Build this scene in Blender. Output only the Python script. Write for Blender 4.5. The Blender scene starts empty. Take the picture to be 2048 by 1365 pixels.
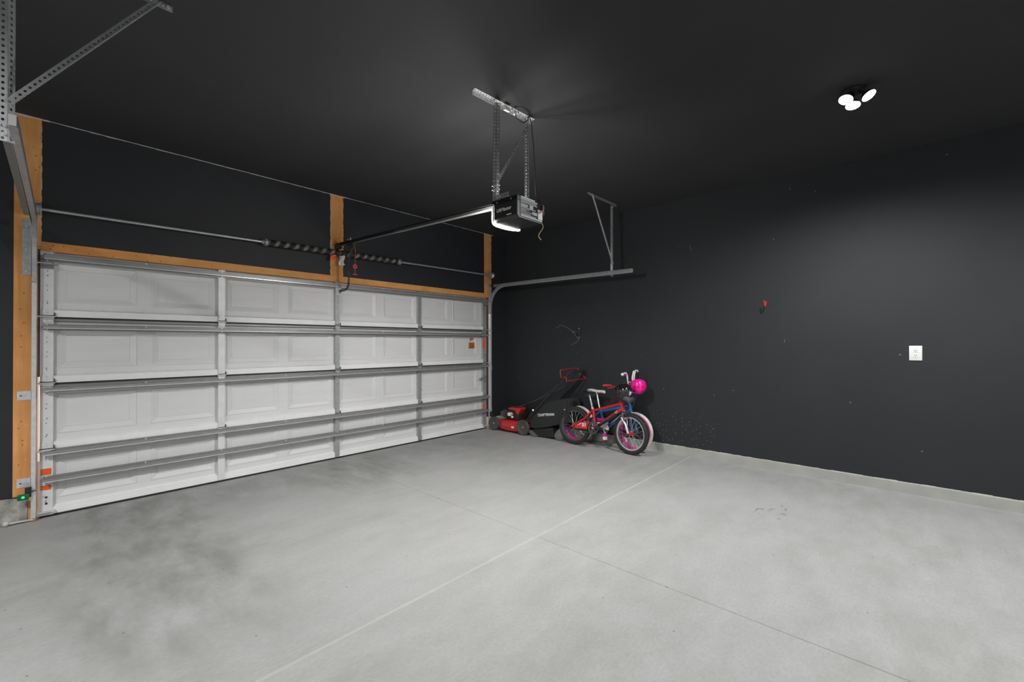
import bpy, bmesh, math, random
from mathutils import Vector, Matrix
random.seed(7)
PI = math.pi
C = bpy.context.scene.collection
sc = bpy.context.scene

# ------------------------------------------------------------------ camera, world, exposure
cam_d = bpy.data.cameras.new('camera')
cam = bpy.data.objects.new('camera', cam_d)
C.objects.link(cam)
sc.camera = cam
cam_d.sensor_width = 36.0
cam_d.lens = 866.1 / 2048 * 36.0
cam_d.clip_start = 0.02
YAW, PITCH, ROLL = 0.8284, 0.0057, 0.0014
fw = Vector((math.sin(YAW) * math.cos(PITCH), math.cos(YAW) * math.cos(PITCH), math.sin(PITCH)))
rt = Vector((math.cos(YAW), -math.sin(YAW), 0))
up = rt.cross(fw)
# measured roll of the picture
rt2 = rt * math.cos(ROLL) - up * math.sin(ROLL)
up2 = rt * math.sin(ROLL) + up * math.cos(ROLL)
m = Matrix((rt2, up2, -fw)).transposed().to_4x4()
m.translation = Vector((-0.0006, -5.0834, 1.3802))
cam.matrix_world = m

w = bpy.data.worlds.new('world')
sc.world = w
w.use_nodes = True
w.node_tree.nodes['Background'].inputs[0].default_value = (1.0, 0.72, 0.58, 1)   # evening daylight outside the door
w.node_tree.nodes['Background'].inputs[1].default_value = 1.2
sc.view_settings.view_transform = 'Standard'
sc.view_settings.look = 'None'
sc.view_settings.exposure = -0.17
sc.view_settings.gamma = 1.0
sc.view_settings.use_curve_mapping = False

LAMP_W = 300.0       # the three-headed ceiling lamp in the picture
FILL_LEFT_W = 520.0  # added unseen fill light over the left bay
FILL_REAR_W = 180.0   # added unseen fill light behind the camera
OPENER_W = 45.0      # glow of the opener cover all round
OPENER_DOWN_W = 125.0  # bulbs thrown forwards and down

# ------------------------------------------------------------------ room numbers
H = 3.172            # ceiling
WX = 5.391           # right wall face
XL = -3.0            # left wall face, out of frame
YB = -7.6            # rear wall face, behind the camera
XR = 4.925           # right edge of the garage door
DT = 2.134           # top of the garage door
JX, JY = 2.401, -3.115

# ------------------------------------------------------------------ materials
def nd(nt, t, x=0, y=0, **k):
    n = nt.nodes.new(t)
    n.location = (x, y)
    for a, b in k.items():
        setattr(n, a, b)
    return n

def mat(name, col, rough=0.5, metal=0.0, noise=0.0, nscale=20.0, bump=0.0, bscale=60.0, emit=None, es=0.0, stretch=(1, 1, 1), coat=0.0, spec=0.5):
    mt = bpy.data.materials.new(name)
    mt.use_nodes = True
    nt = mt.node_tree
    b = nt.nodes['Principled BSDF']
    b.inputs['Base Color'].default_value = (*col, 1)
    b.inputs['Roughness'].default_value = rough
    b.inputs['Metallic'].default_value = metal
    b.inputs['Specular IOR Level'].default_value = spec
    b.inputs['Coat Weight'].default_value = coat
    if emit:
        b.inputs['Emission Color'].default_value = (*emit, 1)
        b.inputs['Emission Strength'].default_value = es
    tc = nd(nt, 'ShaderNodeTexCoord', -900, 0)
    mp = nd(nt, 'ShaderNodeMapping', -700, 0)
    mp.inputs['Scale'].default_value = stretch
    nt.links.new(tc.outputs['Object'], mp.inputs[0])
    if noise > 0:
        n = nd(nt, 'ShaderNodeTexNoise', -500, 0)
        n.inputs['Scale'].default_value = nscale
        n.inputs['Detail'].default_value = 5
        nt.links.new(mp.outputs[0], n.inputs['Vector'])
        r = nd(nt, 'ShaderNodeMapRange', -300, 0)
        r.inputs['From Min'].default_value = 0.3
        r.inputs['From Max'].default_value = 0.7
        r.inputs['To Min'].default_value = 1 - noise
        r.inputs['To Max'].default_value = 1 + noise
        nt.links.new(n.outputs[0], r.inputs['Value'])
        v = nd(nt, 'ShaderNodeVectorMath', -150, 0, operation='SCALE')
        v.inputs[0].default_value = col
        nt.links.new(r.outputs[0], v.inputs['Scale'])
        nt.links.new(v.outputs[0], b.inputs['Base Color'])
    if bump > 0:
        n2 = nd(nt, 'ShaderNodeTexNoise', -500, -300)
        n2.inputs['Scale'].default_value = bscale
        n2.inputs['Detail'].default_value = 4
        nt.links.new(mp.outputs[0], n2.inputs['Vector'])
        bp = nd(nt, 'ShaderNodeBump', -200, -300)
        bp.inputs['Strength'].default_value = bump
        bp.inputs['Distance'].default_value = 0.01
        nt.links.new(n2.outputs[0], bp.inputs['Height'])
        nt.links.new(bp.outputs[0], b.inputs['Normal'])
    return mt

def math_n(nt, op, a, b=None, clamp=False):
    n = nd(nt, 'ShaderNodeMath', operation=op)
    n.use_clamp = clamp
    for i, v in enumerate((a, b)):
        if v is None:
            continue
        if isinstance(v, (int, float)):
            n.inputs[i].default_value = v
        else:
            nt.links.new(v, n.inputs[i])
    return n.outputs[0]

def band(nt, v, lo, hi, soft):
    """1 between lo and hi, fading over soft"""
    a = nd(nt, 'ShaderNodeMapRange', interpolation_type='SMOOTHSTEP')
    nt.links.new(v, a.inputs[0]); a.inputs[1].default_value = lo - soft; a.inputs[2].default_value = lo
    b = nd(nt, 'ShaderNodeMapRange', interpolation_type='SMOOTHSTEP')
    nt.links.new(v, b.inputs[0]); b.inputs[1].default_value = hi; b.inputs[2].default_value = hi + soft
    b.inputs[3].default_value = 1; b.inputs[4].default_value = 0
    return math_n(nt, 'MULTIPLY', a.outputs[0], b.outputs[0])

def noise_n(nt, vec, scale, detail=4, rough=0.55, dist=0.0):
    n = nd(nt, 'ShaderNodeTexNoise')
    n.inputs['Scale'].default_value = scale
    n.inputs['Detail'].default_value = detail
    n.inputs['Roughness'].default_value = rough
    n.inputs['Distortion'].default_value = dist
    nt.links.new(vec, n.inputs['Vector'])
    return n.outputs[0]

def ramp_n(nt, v, lo, hi, a=0.0, b=1.0):
    r = nd(nt, 'ShaderNodeMapRange')
    r.clamp = True
    nt.links.new(v, r.inputs[0])
    r.inputs[1].default_value = lo; r.inputs[2].default_value = hi
    r.inputs[3].default_value = a; r.inputs[4].default_value = b
    return r.outputs[0]

def voro2(nt, u, v, scale):
    cb = nd(nt, 'ShaderNodeCombineXYZ')
    nt.links.new(u, cb.inputs[0]); nt.links.new(v, cb.inputs[1])
    vo = nd(nt, 'ShaderNodeTexVoronoi', voronoi_dimensions='2D')
    vo.inputs['Scale'].default_value = scale
    nt.links.new(cb.outputs[0], vo.inputs['Vector'])
    sel = nd(nt, 'ShaderNodeSeparateXYZ'); nt.links.new(vo.outputs['Color'], sel.inputs[0])
    return vo.outputs['Distance'], sel.outputs[0], sel.outputs[1]

def mix_n(nt, f, a, b):
    n = nd(nt, 'ShaderNodeMix', data_type='RGBA')
    if isinstance(f, (int, float)): n.inputs[0].default_value = f
    else: nt.links.new(f, n.inputs[0])
    for i, v in ((6, a), (7, b)):
        if isinstance(v, tuple): n.inputs[i].default_value = (*v, 1)
        else: nt.links.new(v, n.inputs[i])
    return n.outputs[2]

def mapped(nt, scale):
    tc = nd(nt, 'ShaderNodeTexCoord')
    mp = nd(nt, 'ShaderNodeMapping')
    mp.inputs['Scale'].default_value = scale
    nt.links.new(tc.outputs['Object'], mp.inputs[0])
    return mp.outputs[0]

# smooth trowelled concrete slab
M_floor = mat('concrete_slab', (0.5, 0.5, 0.49), 0.62, spec=0.35)
def _():
    nt = M_floor.node_tree; b = nt.nodes['Principled BSDF']
    P = mapped(nt, (1, 1, 1))
    sp = nd(nt, 'ShaderNodeSeparateXYZ'); nt.links.new(P, sp.inputs[0])
    x, y = sp.outputs[0], sp.outputs[1]
    big = noise_n(nt, P, 0.9, 3, 0.5)
    mid = noise_n(nt, mapped(nt, (1.0, 1.9, 1)), 2.6, 8, 0.66, 0.1)
    fine = noise_n(nt, mapped(nt, (5, 9, 1)), 8, 5, 0.7)
    tone = mix_n(nt, ramp_n(nt, mid, 0.28, 0.72), (0.345, 0.35, 0.335), (0.465, 0.468, 0.465))
    tone = mix_n(nt, ramp_n(nt, big, 0.35, 0.65, 0.0, 0.55), tone, (0.455, 0.46, 0.467))
    f2 = nd(nt, 'ShaderNodeVectorMath', operation='SCALE')
    nt.links.new(tone, f2.inputs[0]); nt.links.new(ramp_n(nt, fine, 0.3, 0.7, 0.90, 1.06), f2.inputs['Scale'])
    tone = f2.outputs[0]
    # tyre and damp stains inside the door
    st = noise_n(nt, mapped(nt, (2.4, 1.0, 1)), 2.0, 8, 0.62, 0.15)
    s1 = math_n(nt, 'MULTIPLY', band(nt, x, 0.25, 0.75, 0.35), band(nt, y, -2.2, -0.1, 1.1))
    s2 = math_n(nt, 'MULTIPLY', band(nt, x, 0.9, 4.0, 0.8), band(nt, y, -0.45, 0.3, 0.8))
    s3 = math_n(nt, 'MULTIPLY', band(nt, x, 2.0, 2.75, 0.3), band(nt, y, -0.9, -0.1, 0.6))
    s = math_n(nt, 'MAXIMUM', math_n(nt, 'MULTIPLY', s1, 0.85), math_n(nt, 'MAXIMUM', math_n(nt, 'MULTIPLY', s2, 0.5), math_n(nt, 'MULTIPLY', s3, 0.75)))
    s = math_n(nt, 'MULTIPLY', s, ramp_n(nt, st, 0.36, 0.66))
    tone = mix_n(nt, s, tone, (0.24, 0.243, 0.228))
    # small dark oil spots, the largest cluster by the right wall
    sp2 = noise_n(nt, mapped(nt, (5.2, 9.5, 1)), 2.3, 2, 0.4)
    sm = math_n(nt, 'MULTIPLY', band(nt, x, 3.93, 4.25, 0.04), band(nt, y, -4.33, -4.15, 0.04))
    sm = math_n(nt, 'MULTIPLY', sm, ramp_n(nt, sp2, 0.60, 0.63))
    tone = mix_n(nt, math_n(nt, 'MULTIPLY', sm, 0.8), tone, (0.25, 0.25, 0.24))
    vd, va, vb = voro2(nt, x, y, 2.4)
    dot = math_n(nt, 'MULTIPLY', ramp_n(nt, vd, 0.007, 0.014, 1, 0), ramp_n(nt, va, 0.62, 0.66))
    tone = mix_n(nt, math_n(nt, 'MULTIPLY', dot, 0.8), tone, (0.1, 0.1, 0.1))
    # paler line along the cross saw cut
    e1 = band(nt, y, JY - 0.006, JY + 0.006, 0.005)
    tone = mix_n(nt, math_n(nt, 'MULTIPLY', e1, 0.3), tone, (0.68, 0.68, 0.64))
    nt.links.new(tone, b.inputs['Base Color'])
    bp = nd(nt, 'ShaderNodeBump'); bp.inputs['Strength'].default_value = 0.12; bp.inputs['Distance'].default_value = 0.01
    nt.links.new(mid, bp.inputs['Height']); nt.links.new(bp.outputs[0], b.inputs['Normal'])
_()

def paint(name, col, rough, scuffs):
    mt = mat(name, col, rough, spec=0.35)
    nt = mt.node_tree; b = nt.nodes['Principled BSDF']
    P = mapped(nt, (1, 1, 1))
    big = noise_n(nt, P, 1.3, 4, 0.6)
    tone = mix_n(nt, ramp_n(nt, big, 0.3, 0.7), tuple(c * 0.92 for c in col), tuple(c * 1.08 for c in col))
    if scuffs:
        sp = nd(nt, 'ShaderNodeSeparateXYZ'); nt.links.new(P, sp.inputs[0])
        vd, va, vb = voro2(nt, sp.outputs[1], sp.outputs[2], 24)
        dot = ramp_n(nt, vd, 0.06, 0.13, 1, 0)
        dot = math_n(nt, 'MULTIPLY', dot, ramp_n(nt, va, 0.60, 0.85))
        dot = math_n(nt, 'MULTIPLY', dot, math_n(nt, 'MULTIPLY', band(nt, sp.outputs[1], -3.25, -2.75, 0.25), band(nt, sp.outputs[2], 0.1, 0.42, 0.18)))
        vd, va, vb = voro2(nt, sp.outputs[1], sp.outputs[2], 2.3)
        dot2 = math_n(nt, 'MULTIPLY', ramp_n(nt, vd, 0.012, 0.022, 1, 0), ramp_n(nt, vb, 0.72, 0.78))
        d = math_n(nt, 'MAXIMUM', math_n(nt, 'MULTIPLY', dot, 0.7), math_n(nt, 'MULTIPLY', dot2, 0.35))
        tone = mix_n(nt, d, tone, (0.35, 0.36, 0.37))
    nt.links.new(tone, b.inputs['Base Color'])
    bp = nd(nt, 'ShaderNodeBump'); bp.inputs['Strength'].default_value = 0.06; bp.inputs['Distance'].default_value = 0.01
    nt.links.new(noise_n(nt, P, 7, 6, 0.7), bp.inputs['Height']); nt.links.new(bp.outputs[0], b.inputs['Normal'])
    return mt
M_wall = paint('charcoal_wall_paint', (0.0242, 0.0268, 0.0305), 0.68, True)
M_wallf = paint('charcoal_front_wall_paint', (0.022, 0.024, 0.028), 0.6, False)
M_ceil = paint('charcoal_ceiling_paint', (0.034, 0.035, 0.0375), 0.85, False)
M_rear = mat('pale_rear_wall_paint', (0.62, 0.62, 0.60), 0.8, noise=0.03, nscale=2)

def wood(name, c1, c2, ax):
    mt = mat(name, c1, 0.65, spec=0.15)
    nt = mt.node_tree; b = nt.nodes['Principled BSDF']
    st = (9, 9, 0.7) if ax == 'z' else (0.7, 9, 9)
    g = noise_n(nt, mapped(nt, st), 2.2, 6, 0.6, 1.2)
    tone = mix_n(nt, ramp_n(nt, g, 0.3, 0.7), c1, c2)
    big = noise_n(nt, mapped(nt, (1, 1, 1)), 2.2, 2)
    tone = mix_n(nt, ramp_n(nt, big, 0.4, 0.65, 0, 0.5), tone, tuple(c * 0.62 for c in c1))
    sx = nd(nt, 'ShaderNodeSeparateXYZ'); nt.links.new(mapped(nt, (1, 1, 1)), sx.inputs[0])
    vd, va, vb = voro2(nt, sx.outputs[0], sx.outputs[2], 13)
    k = math_n(nt, 'MULTIPLY', ramp_n(nt, vd, 0.03, 0.075, 1, 0), ramp_n(nt, va, 0.45, 0.5))
    k2 = math_n(nt, 'MULTIPLY', ramp_n(nt, vd, 0.02, 0.05, 1, 0), ramp_n(nt, va, 0.12, 0.09))
    tone = mix_n(nt, k2, tone, (0.85, 0.8, 0.7))
    tone = mix_n(nt, math_n(nt, 'MULTIPLY', k, 0.85), tone, (0.05, 0.025, 0.012))
    nt.links.new(tone, b.inputs['Base Color'])
    return mt
M_woodv = wood('stained_pine_upright', (0.74, 0.315, 0.098), (0.84, 0.44, 0.17), 'z')
M_woodh = wood('stained_pine_header', (0.74, 0.32, 0.10), (0.85, 0.47, 0.19), 'x')
M_galv = mat('galvanised_steel', (0.46, 0.475, 0.49), 0.38, 0.55, noise=0.14, nscale=34, bump=0.05)
M_galvd = mat('dull_galvanised_strut', (0.30, 0.305, 0.30), 0.42, 0.4, noise=0.08, nscale=18)
M_galvl = mat('bright_galvanised_track', (0.76, 0.77, 0.80), 0.3, 0.5, noise=0.08, nscale=30)
M_bolt = mat('zinc_bolt', (0.75, 0.75, 0.76), 0.3, 0.6)
M_door = mat('white_steel_door_skin', (0.71, 0.715, 0.725), 0.5, noise=0.025, nscale=3.0, bump=0.10, bscale=26, stretch=(1, 1, 5))
M_stile = mat('white_door_stile', (0.78, 0.785, 0.80), 0.42, 0.15, noise=0.05, nscale=12)
M_lip = mat('white_section_lip', (0.88, 0.88, 0.89), 0.4, noise=0.03, nscale=9)
M_blackr = mat('black_rubber', (0.018, 0.018, 0.018), 0.7)
M_black = mat('black_plastic', (0.022, 0.023, 0.024), 0.38, noise=0.1, nscale=14)
M_blackg = mat('gloss_black', (0.012, 0.012, 0.013), 0.15, coat=0.5)
M_dgrey = mat('dark_grey_plastic', (0.075, 0.078, 0.08), 0.5)
M_white = mat('white_plastic', (0.78, 0.78, 0.77), 0.4)
M_offw = mat('off_white_plaster', (0.62, 0.61, 0.58), 0.8, noise=0.15, nscale=40)
M_conc = mat('rough_concrete_footing', (0.34, 0.34, 0.315), 0.85, noise=0.5, nscale=16, bump=1.0, bscale=30)
M_curb = mat('concrete_kerb', (0.40, 0.405, 0.375), 0.75, noise=0.08, nscale=6, bump=0.2, bscale=20)
M_red = mat('red_gloss_paint', (0.62, 0.012, 0.02), 0.22, coat=0.6)
M_redm = mat('red_mower_paint', (0.60, 0.02, 0.022), 0.3, coat=0.4, noise=0.08, nscale=9)
M_redp = mat('red_plastic', (0.55, 0.02, 0.03), 0.4)
M_redgrip = mat('dull_red_rubber', (0.38, 0.03, 0.05), 0.55)
M_orange = mat('orange_sticker', (0.85, 0.12, 0.02), 0.5, noise=0.12, nscale=60)
M_blue = mat('blue_gloss_paint', (0.015, 0.13, 0.42), 0.22, coat=0.6)
M_blueb = mat('bright_blue_plastic', (0.01, 0.30, 0.85), 0.25, coat=0.5)
M_navy = mat('navy_gloss_paint', (0.012, 0.03, 0.16), 0.25, coat=0.5)
M_pink = mat('hot_pink_shell', (0.95, 0.008, 0.32), 0.25, coat=0.6)
M_pinkr = mat('pink_rim_paint', (0.80, 0.06, 0.34), 0.35)
M_mag = mat('magenta_plastic', (0.62, 0.015, 0.33), 0.35)
M_lav = mat('lavender_decal', (0.62, 0.55, 0.85), 0.4)
M_wtire = mat('white_tyre_rubber', (0.68, 0.66, 0.63), 0.6, noise=0.08, nscale=20)
M_cream = mat('cream_saddle_vinyl', (0.62, 0.62, 0.57), 0.45)
M_chrome = mat('chrome', (0.8, 0.8, 0.82), 0.18, 0.85)
M_tire = mat('black_tyre', (0.022, 0.022, 0.023), 0.65)
M_fabric = mat('black_mesh_fabric', (0.022, 0.024, 0.026), 0.85, noise=0.2, nscale=90, bump=0.2, bscale=150)
M_gfab = mat('grey_crumpled_fabric', (0.20, 0.205, 0.20), 0.8, noise=0.15, nscale=15, bump=0.5, bscale=14)
M_whl = mat('grey_green_wheel_plastic', (0.085, 0.09, 0.075), 0.5)
M_tag = mat('white_paper_tag', (0.75, 0.75, 0.72), 0.7)
M_cordr = mat('red_release_cord', (0.55, 0.06, 0.10), 0.6)
M_wirep = mat('dusty_pink_wire', (0.42, 0.22, 0.22), 0.5)
M_wirey = mat('pale_yellow_antenna_wire', (0.62, 0.52, 0.26), 0.5)
M_labelw = mat('printed_white_ink', (0.85, 0.86, 0.87), 0.5)
M_labelg = mat('pale_grey_label', (0.50, 0.53, 0.56), 0.5)
M_yell = mat('amber_reflector', (0.8, 0.5, 0.05), 0.3)
M_led = mat('lit_lamp_lens', (1, 1, 1), 0.4, emit=(1.0, 0.99, 0.96), es=14)
M_lens = mat('lit_frosted_cover', (1, 1, 1), 0.5, emit=(1.0, 0.95, 0.86), es=9)
M_grn = mat('lit_green_indicator', (0.0, 0.4, 0.15), 0.3, emit=(0.05, 1.0, 0.42), es=0.9)
M_grnd = mat('green_glow_housing', (0.0, 0.045, 0.018), 0.3, emit=(0.0, 0.5, 0.15), es=0.10)  # sensor housing, with the indicator's green glow put into its colour
for mm in (M_led, M_grn, M_grnd):
    mm.cycles.emission_sampling = 'NONE'

# torsion spring: black with a dusty grey spiral
M_spring = mat('black_spring_with_spiral', (0.02, 0.02, 0.02), 0.55, 0.2)
def _():
    nt = M_spring.node_tree; b = nt.nodes['Principled BSDF']
    P = mapped(nt, (1, 1, 1))
    sp = nd(nt, 'ShaderNodeSeparateXYZ'); nt.links.new(P, sp.inputs[0])
    ang = math_n(nt, 'DIVIDE', math_n(nt, 'ARCTAN2', sp.outputs[2], sp.outputs[1]), 2 * PI)
    t = math_n(nt, 'FRACT', math_n(nt, 'ADD', math_n(nt, 'MULTIPLY', sp.outputs[0], 10.0), math_n(nt, 'ADD', ang, 20.0)))
    s = math_n(nt, 'MULTIPLY', ramp_n(nt, t, 0.0, 0.18), ramp_n(nt, t, 0.35, 0.55, 1, 0))
    nz = noise_n(nt, P, 30, 4)
    s = math_n(nt, 'MULTIPLY', s, ramp_n(nt, nz, 0.35, 0.6, 0.3, 1))
    nt.links.new(mix_n(nt, s, (0.018, 0.018, 0.018), (0.27, 0.26, 0.24)), b.inputs['Base Color'])
_()

# ------------------------------------------------------------------ mesh helpers
class MB:
    def __init__(s):
        s.v = []; s.f = []; s.pc = []
    def add(s, vs, fs):
        o = len(s.v)
        s.pc.append((o, len(s.f)))
        s.v += [tuple(v) for v in vs]
        s.f += [tuple(i + o for i in f) for f in fs]
        return s
    def box(s, x0, x1, y0, y1, z0, z1):
        vs = [(x, y, z) for x in (x0, x1) for y in (y0, y1) for z in (z0, z1)]
        return s.add(vs, [(0, 1, 3, 2), (4, 6, 7, 5), (0, 4, 5, 1), (2, 3, 7, 6), (0, 2, 6, 4), (1, 5, 7, 3)])
    def bbox(s, c, size, M=None, bev=0.0):
        """box with chamfered edges, optional rotation matrix M (3x3)"""
        bm = bmesh.new()
        bmesh.ops.create_cube(bm, size=1)
        bmesh.ops.scale(bm, vec=size, verts=bm.verts)
        if bev > 0:
            bmesh.ops.bevel(bm, geom=bm.edges[:], offset=bev, segments=2, affect='EDGES', profile=0.5)
        bm.verts.index_update()
        vs = [(M @ v.co if M else v.co.copy()) + Vector(c) for v in bm.verts]
        fs = [tuple(v.index for v in f.verts) for f in bm.faces]
        bm.free()
        return s.add(vs, fs)
    def cyl(s, a, b, r, r2=None, n=12, caps=True):
        a = Vector(a); b = Vector(b); r2 = r if r2 is None else r2
        d = (b - a).normalized()
        u = d.orthogonal().normalized(); w_ = d.cross(u)
        vs = []
        for p, q in ((a, r), (b, r2)):
            for i in range(n):
                t = 2 * PI * i / n
                vs.append(p + (u * math.cos(t) + w_ * math.sin(t)) * q)
        fs = [(i, (i + 1) % n, n + (i + 1) % n, n + i) for i in range(n)]
        if caps:
            fs += [tuple(range(n))[::-1], tuple(range(n, 2 * n))]
        return s.add(vs, fs)
    def tube(s, pts, r, n=8, closed=False):
        pts = [Vector(p) for p in pts]
        rs = r if isinstance(r, (list, tuple)) else [r] * len(pts)
        N = len(pts); prev = None; vs = []
        for i, p in enumerate(pts):
            if closed: d = pts[(i + 1) % N] - pts[i - 1]
            else: d = pts[min(i + 1, N - 1)] - pts[max(i - 1, 0)]
            d = d.normalized() if d.length > 1e-9 else Vector((0, 0, 1))
            if prev is None: u = d.orthogonal().normalized()
            else:
                u = prev - d * prev.dot(d)
                u = u.normalized() if u.length > 1e-6 else d.orthogonal().normalized()
            prev = u; w_ = d.cross(u)
            for k in range(n):
                t = 2 * PI * k / n
                vs.append(p + (u * math.cos(t) + w_ * math.sin(t)) * rs[i])
        fs = []
        for i in range(N if closed else N - 1):
            a0 = i * n; b0 = ((i + 1) % N) * n
            fs += [(a0 + k, a0 + (k + 1) % n, b0 + (k + 1) % n, b0 + k) for k in range(n)]
        if not closed:
            fs += [tuple(range(n))[::-1], tuple(range((N - 1) * n, N * n))]
        return s.add(vs, fs)
    def lathe(s, prof, c, axis=(0, 0, 1), n=32, closed=False):
        """prof: (radius, height) pairs about axis through c"""
        c = Vector(c); d = Vector(axis).normalized()
        u = d.orthogonal().normalized(); w_ = d.cross(u)
        vs = []
        for r, h in prof:
            for i in range(n):
                t = 2 * PI * i / n
                vs.append(c + d * h + (u * math.cos(t) + w_ * math.sin(t)) * r)
        K = len(prof); fs = []
        for j in range(K if closed else K - 1):
            a0 = j * n; b0 = ((j + 1) % K) * n
            fs += [(a0 + i, a0 + (i + 1) % n, b0 + (i + 1) % n, b0 + i) for i in range(n)]
        return s.add(vs, fs)
    def sphere(s, c, r, sc_=(1, 1, 1), nu=16, nv=10, v0=0.0, v1=1.0, M=None):
        vs = []; c = Vector(c)
        for j in range(nv + 1):
            ph = PI * (v0 + (v1 - v0) * j / nv)
            for i in range(nu):
                t = 2 * PI * i / nu
                p = Vector((math.sin(ph) * math.cos(t) * sc_[0], math.sin(ph) * math.sin(t) * sc_[1], math.cos(ph) * sc_[2])) * r
                vs.append((M @ p if M else p) + c)
        fs = [(j * nu + i, (j + 1) * nu + i, (j + 1) * nu + (i + 1) % nu, j * nu + (i + 1) % nu) for j in range(nv) for i in range(nu)]
        return s.add(vs, fs)
    def prism(s, poly, axis, a, b):
        """poly: 2-D points; axis 'x': (y,z) extruded x from a to b, 'y': (x,z), 'z': (x,y)"""
        def p3(p, h):
            return {'x': (h, p[0], p[1]), 'y': (p[0], h, p[1]), 'z': (p[0], p[1], h)}[axis]
        n = len(poly)
        vs = [p3(p, a) for p in poly] + [p3(p, b) for p in poly]
        return s.add(vs, [(i, (i + 1) % n, n + (i + 1) % n, n + i) for i in range(n)] + [tuple(range(n))[::-1], tuple(range(n, 2 * n))])
    def perf(s, p0, p1, wd, wid, th=0.002, hr=0.0052, pitch=0.026):
        """steel strip with real punched holes from p0 to p1; wd: width direction (one edge lies on p0-p1)"""
        p0 = Vector(p0); p1 = Vector(p1); L = (p1 - p0).length; d = (p1 - p0) / L
        wd = Vector(wd); wd = (wd - d * wd.dot(d)).normalized(); nn = d.cross(wd)
        k = max(1, round(L / pitch)); cell = L / k; hw = wid / 2; hc = cell / 2
        ring = [(-hc, -hw), (0, -hw), (hc, -hw), (hc, 0), (hc, hw), (0, hw), (-hc, hw), (-hc, 0)]
        for c in range(k):
            cc = p0 + d * (cell * (c + 0.5)) + wd * hw
            vs = []
            for sgn in (0.5, -0.5):
                for (a, b) in ring:
                    vs.append(cc + d * a + wd * b + nn * th * sgn)
                for i in range(8):
                    t = math.radians(-135 + 45 * i)
                    vs.append(cc + d * hr * 1.25 * math.cos(t) + wd * hr * math.sin(t) + nn * th * sgn)
            fs = []
            for i in range(8):
                j = (i + 1) % 8
                fs.append((i, j, 8 + j, 8 + i))
                fs.append((16 + j, 16 + i, 24 + i, 24 + j))
                fs.append((8 + i, 8 + j, 24 + j, 24 + i))
            for i in (0, 1, 4, 5):
                fs.append((i, 16 + i, 16 + (i + 1) % 8, (i + 1) % 8))
            if c == 0: fs += [(6, 22, 23, 7), (7, 23, 16, 0)]
            if c == k - 1: fs += [(2, 18, 19, 3), (3, 19, 20, 4)]
            s.add(vs, fs)
        return s
    def angle(s, p0, p1, w1, w2, a=0.032, b=0.032, **k):
        """punched angle iron: two perforated flanges sharing the edge p0-p1"""
        s.perf(p0, p1, w1, a, **k)
        s.perf(p0, p1, w2, b, **k)
        return s
    def xf(s, M):
        s.v = [tuple(M @ Vector(v)) for v in s.v]
        return s

def world_off(p):
    o = Vector((0, 0, 0))
    while p:
        o += p.location
        p = p.parent
    return o

def obj(name, mb, material, parent=None, smooth=False, local=False, bevel=0.0, solid=0.0, subd=0):
    me = bpy.data.meshes.new(name)
    off = Vector((0, 0, 0)) if (local or parent is None) else world_off(parent)
    me.from_pydata([(v[0] - off.x, v[1] - off.y, v[2] - off.z) for v in mb.v], [], mb.f)
    bm = bmesh.new(); bm.from_mesh(me)
    bmesh.ops.remove_doubles(bm, verts=bm.verts, dist=1e-5)
    bmesh.ops.recalc_face_normals(bm, faces=bm.faces)
    bm.to_mesh(me); bm.free()
    me.materials.append(material)
    if smooth:
        me.shade_smooth()
        try: me.set_sharp_from_angle(angle=math.radians(38))
        except Exception: pass
    o = bpy.data.objects.new(name, me)
    C.objects.link(o)
    o.parent = parent
    if solid:
        md = o.modifiers.new('solid', 'SOLIDIFY'); md.thickness = solid; md.offset = 0
    if bevel:
        md = o.modifiers.new('bevel', 'BEVEL'); md.width = bevel; md.segments = 2; md.limit_method = 'ANGLE'
    if subd:
        md = o.modifiers.new('sub', 'SUBSURF'); md.levels = subd; md.render_levels = subd
    return o

def obj_each(name, mb, material, parent=None, **k):
    """one object for every piece that was added to mb"""
    out = []
    ends = mb.pc[1:] + [(len(mb.v), len(mb.f))]
    for (v0, f0), (v1, f1) in zip(mb.pc, ends):
        q = MB(); q.add(mb.v[v0:v1], [tuple(i - v0 for i in f) for f in mb.f[f0:f1]])
        out.append(obj(name, q, material, parent, **k))
    return out

def tag(o, label=None, cat=None, group=None, kind=None):
    if label: o['label'] = label
    if cat: o['category'] = cat
    if group: o['group'] = group
    if kind: o['kind'] = kind
    return o

def thing(name, loc, label, cat, group=None, rot=(0, 0, 0), kind=None):
    o = bpy.data.objects.new(name, None)
    C.objects.link(o)
    o.location = loc; o.rotation_euler = rot
    o.empty_display_size = 0.1
    return tag(o, label, cat, group, kind)

def struct(name, mb, material, label=None, **k):
    return tag(obj(name, mb, material, **k), label, None, None, 'structure')

def text_mb(txt, size, M, ext=0.0006, shear=0.0, sx=1.0, bold=0.0, align='CENTER'):
    cu = bpy.data.curves.new('lettering', 'FONT')
    cu.body = txt; cu.size = size; cu.extrude = ext; cu.shear = shear; cu.offset = bold
    cu.align_x = align; cu.align_y = 'CENTER'; cu.resolution_u = 3
    o = bpy.data.objects.new('lettering', cu)
    C.objects.link(o)
    bpy.context.view_layer.update()
    me = bpy.data.meshes.new_from_object(o)
    mb = MB()
    mb.add([M @ Vector((v.co.x * sx, v.co.y, v.co.z)) for v in me.vertices], [tuple(p.vertices) for p in me.polygons])
    bpy.data.objects.remove(o); bpy.data.curves.remove(cu); bpy.data.meshes.remove(me)
    return mb

def frame(origin, xdir, ydir):
    x = Vector(xdir).normalized(); y = Vector(ydir); y = (y - x * y.dot(x)).normalized(); z = x.cross(y)
    M = Matrix((x, y, z)).transposed().to_4x4(); M.translation = Vector(origin)
    return M

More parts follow.
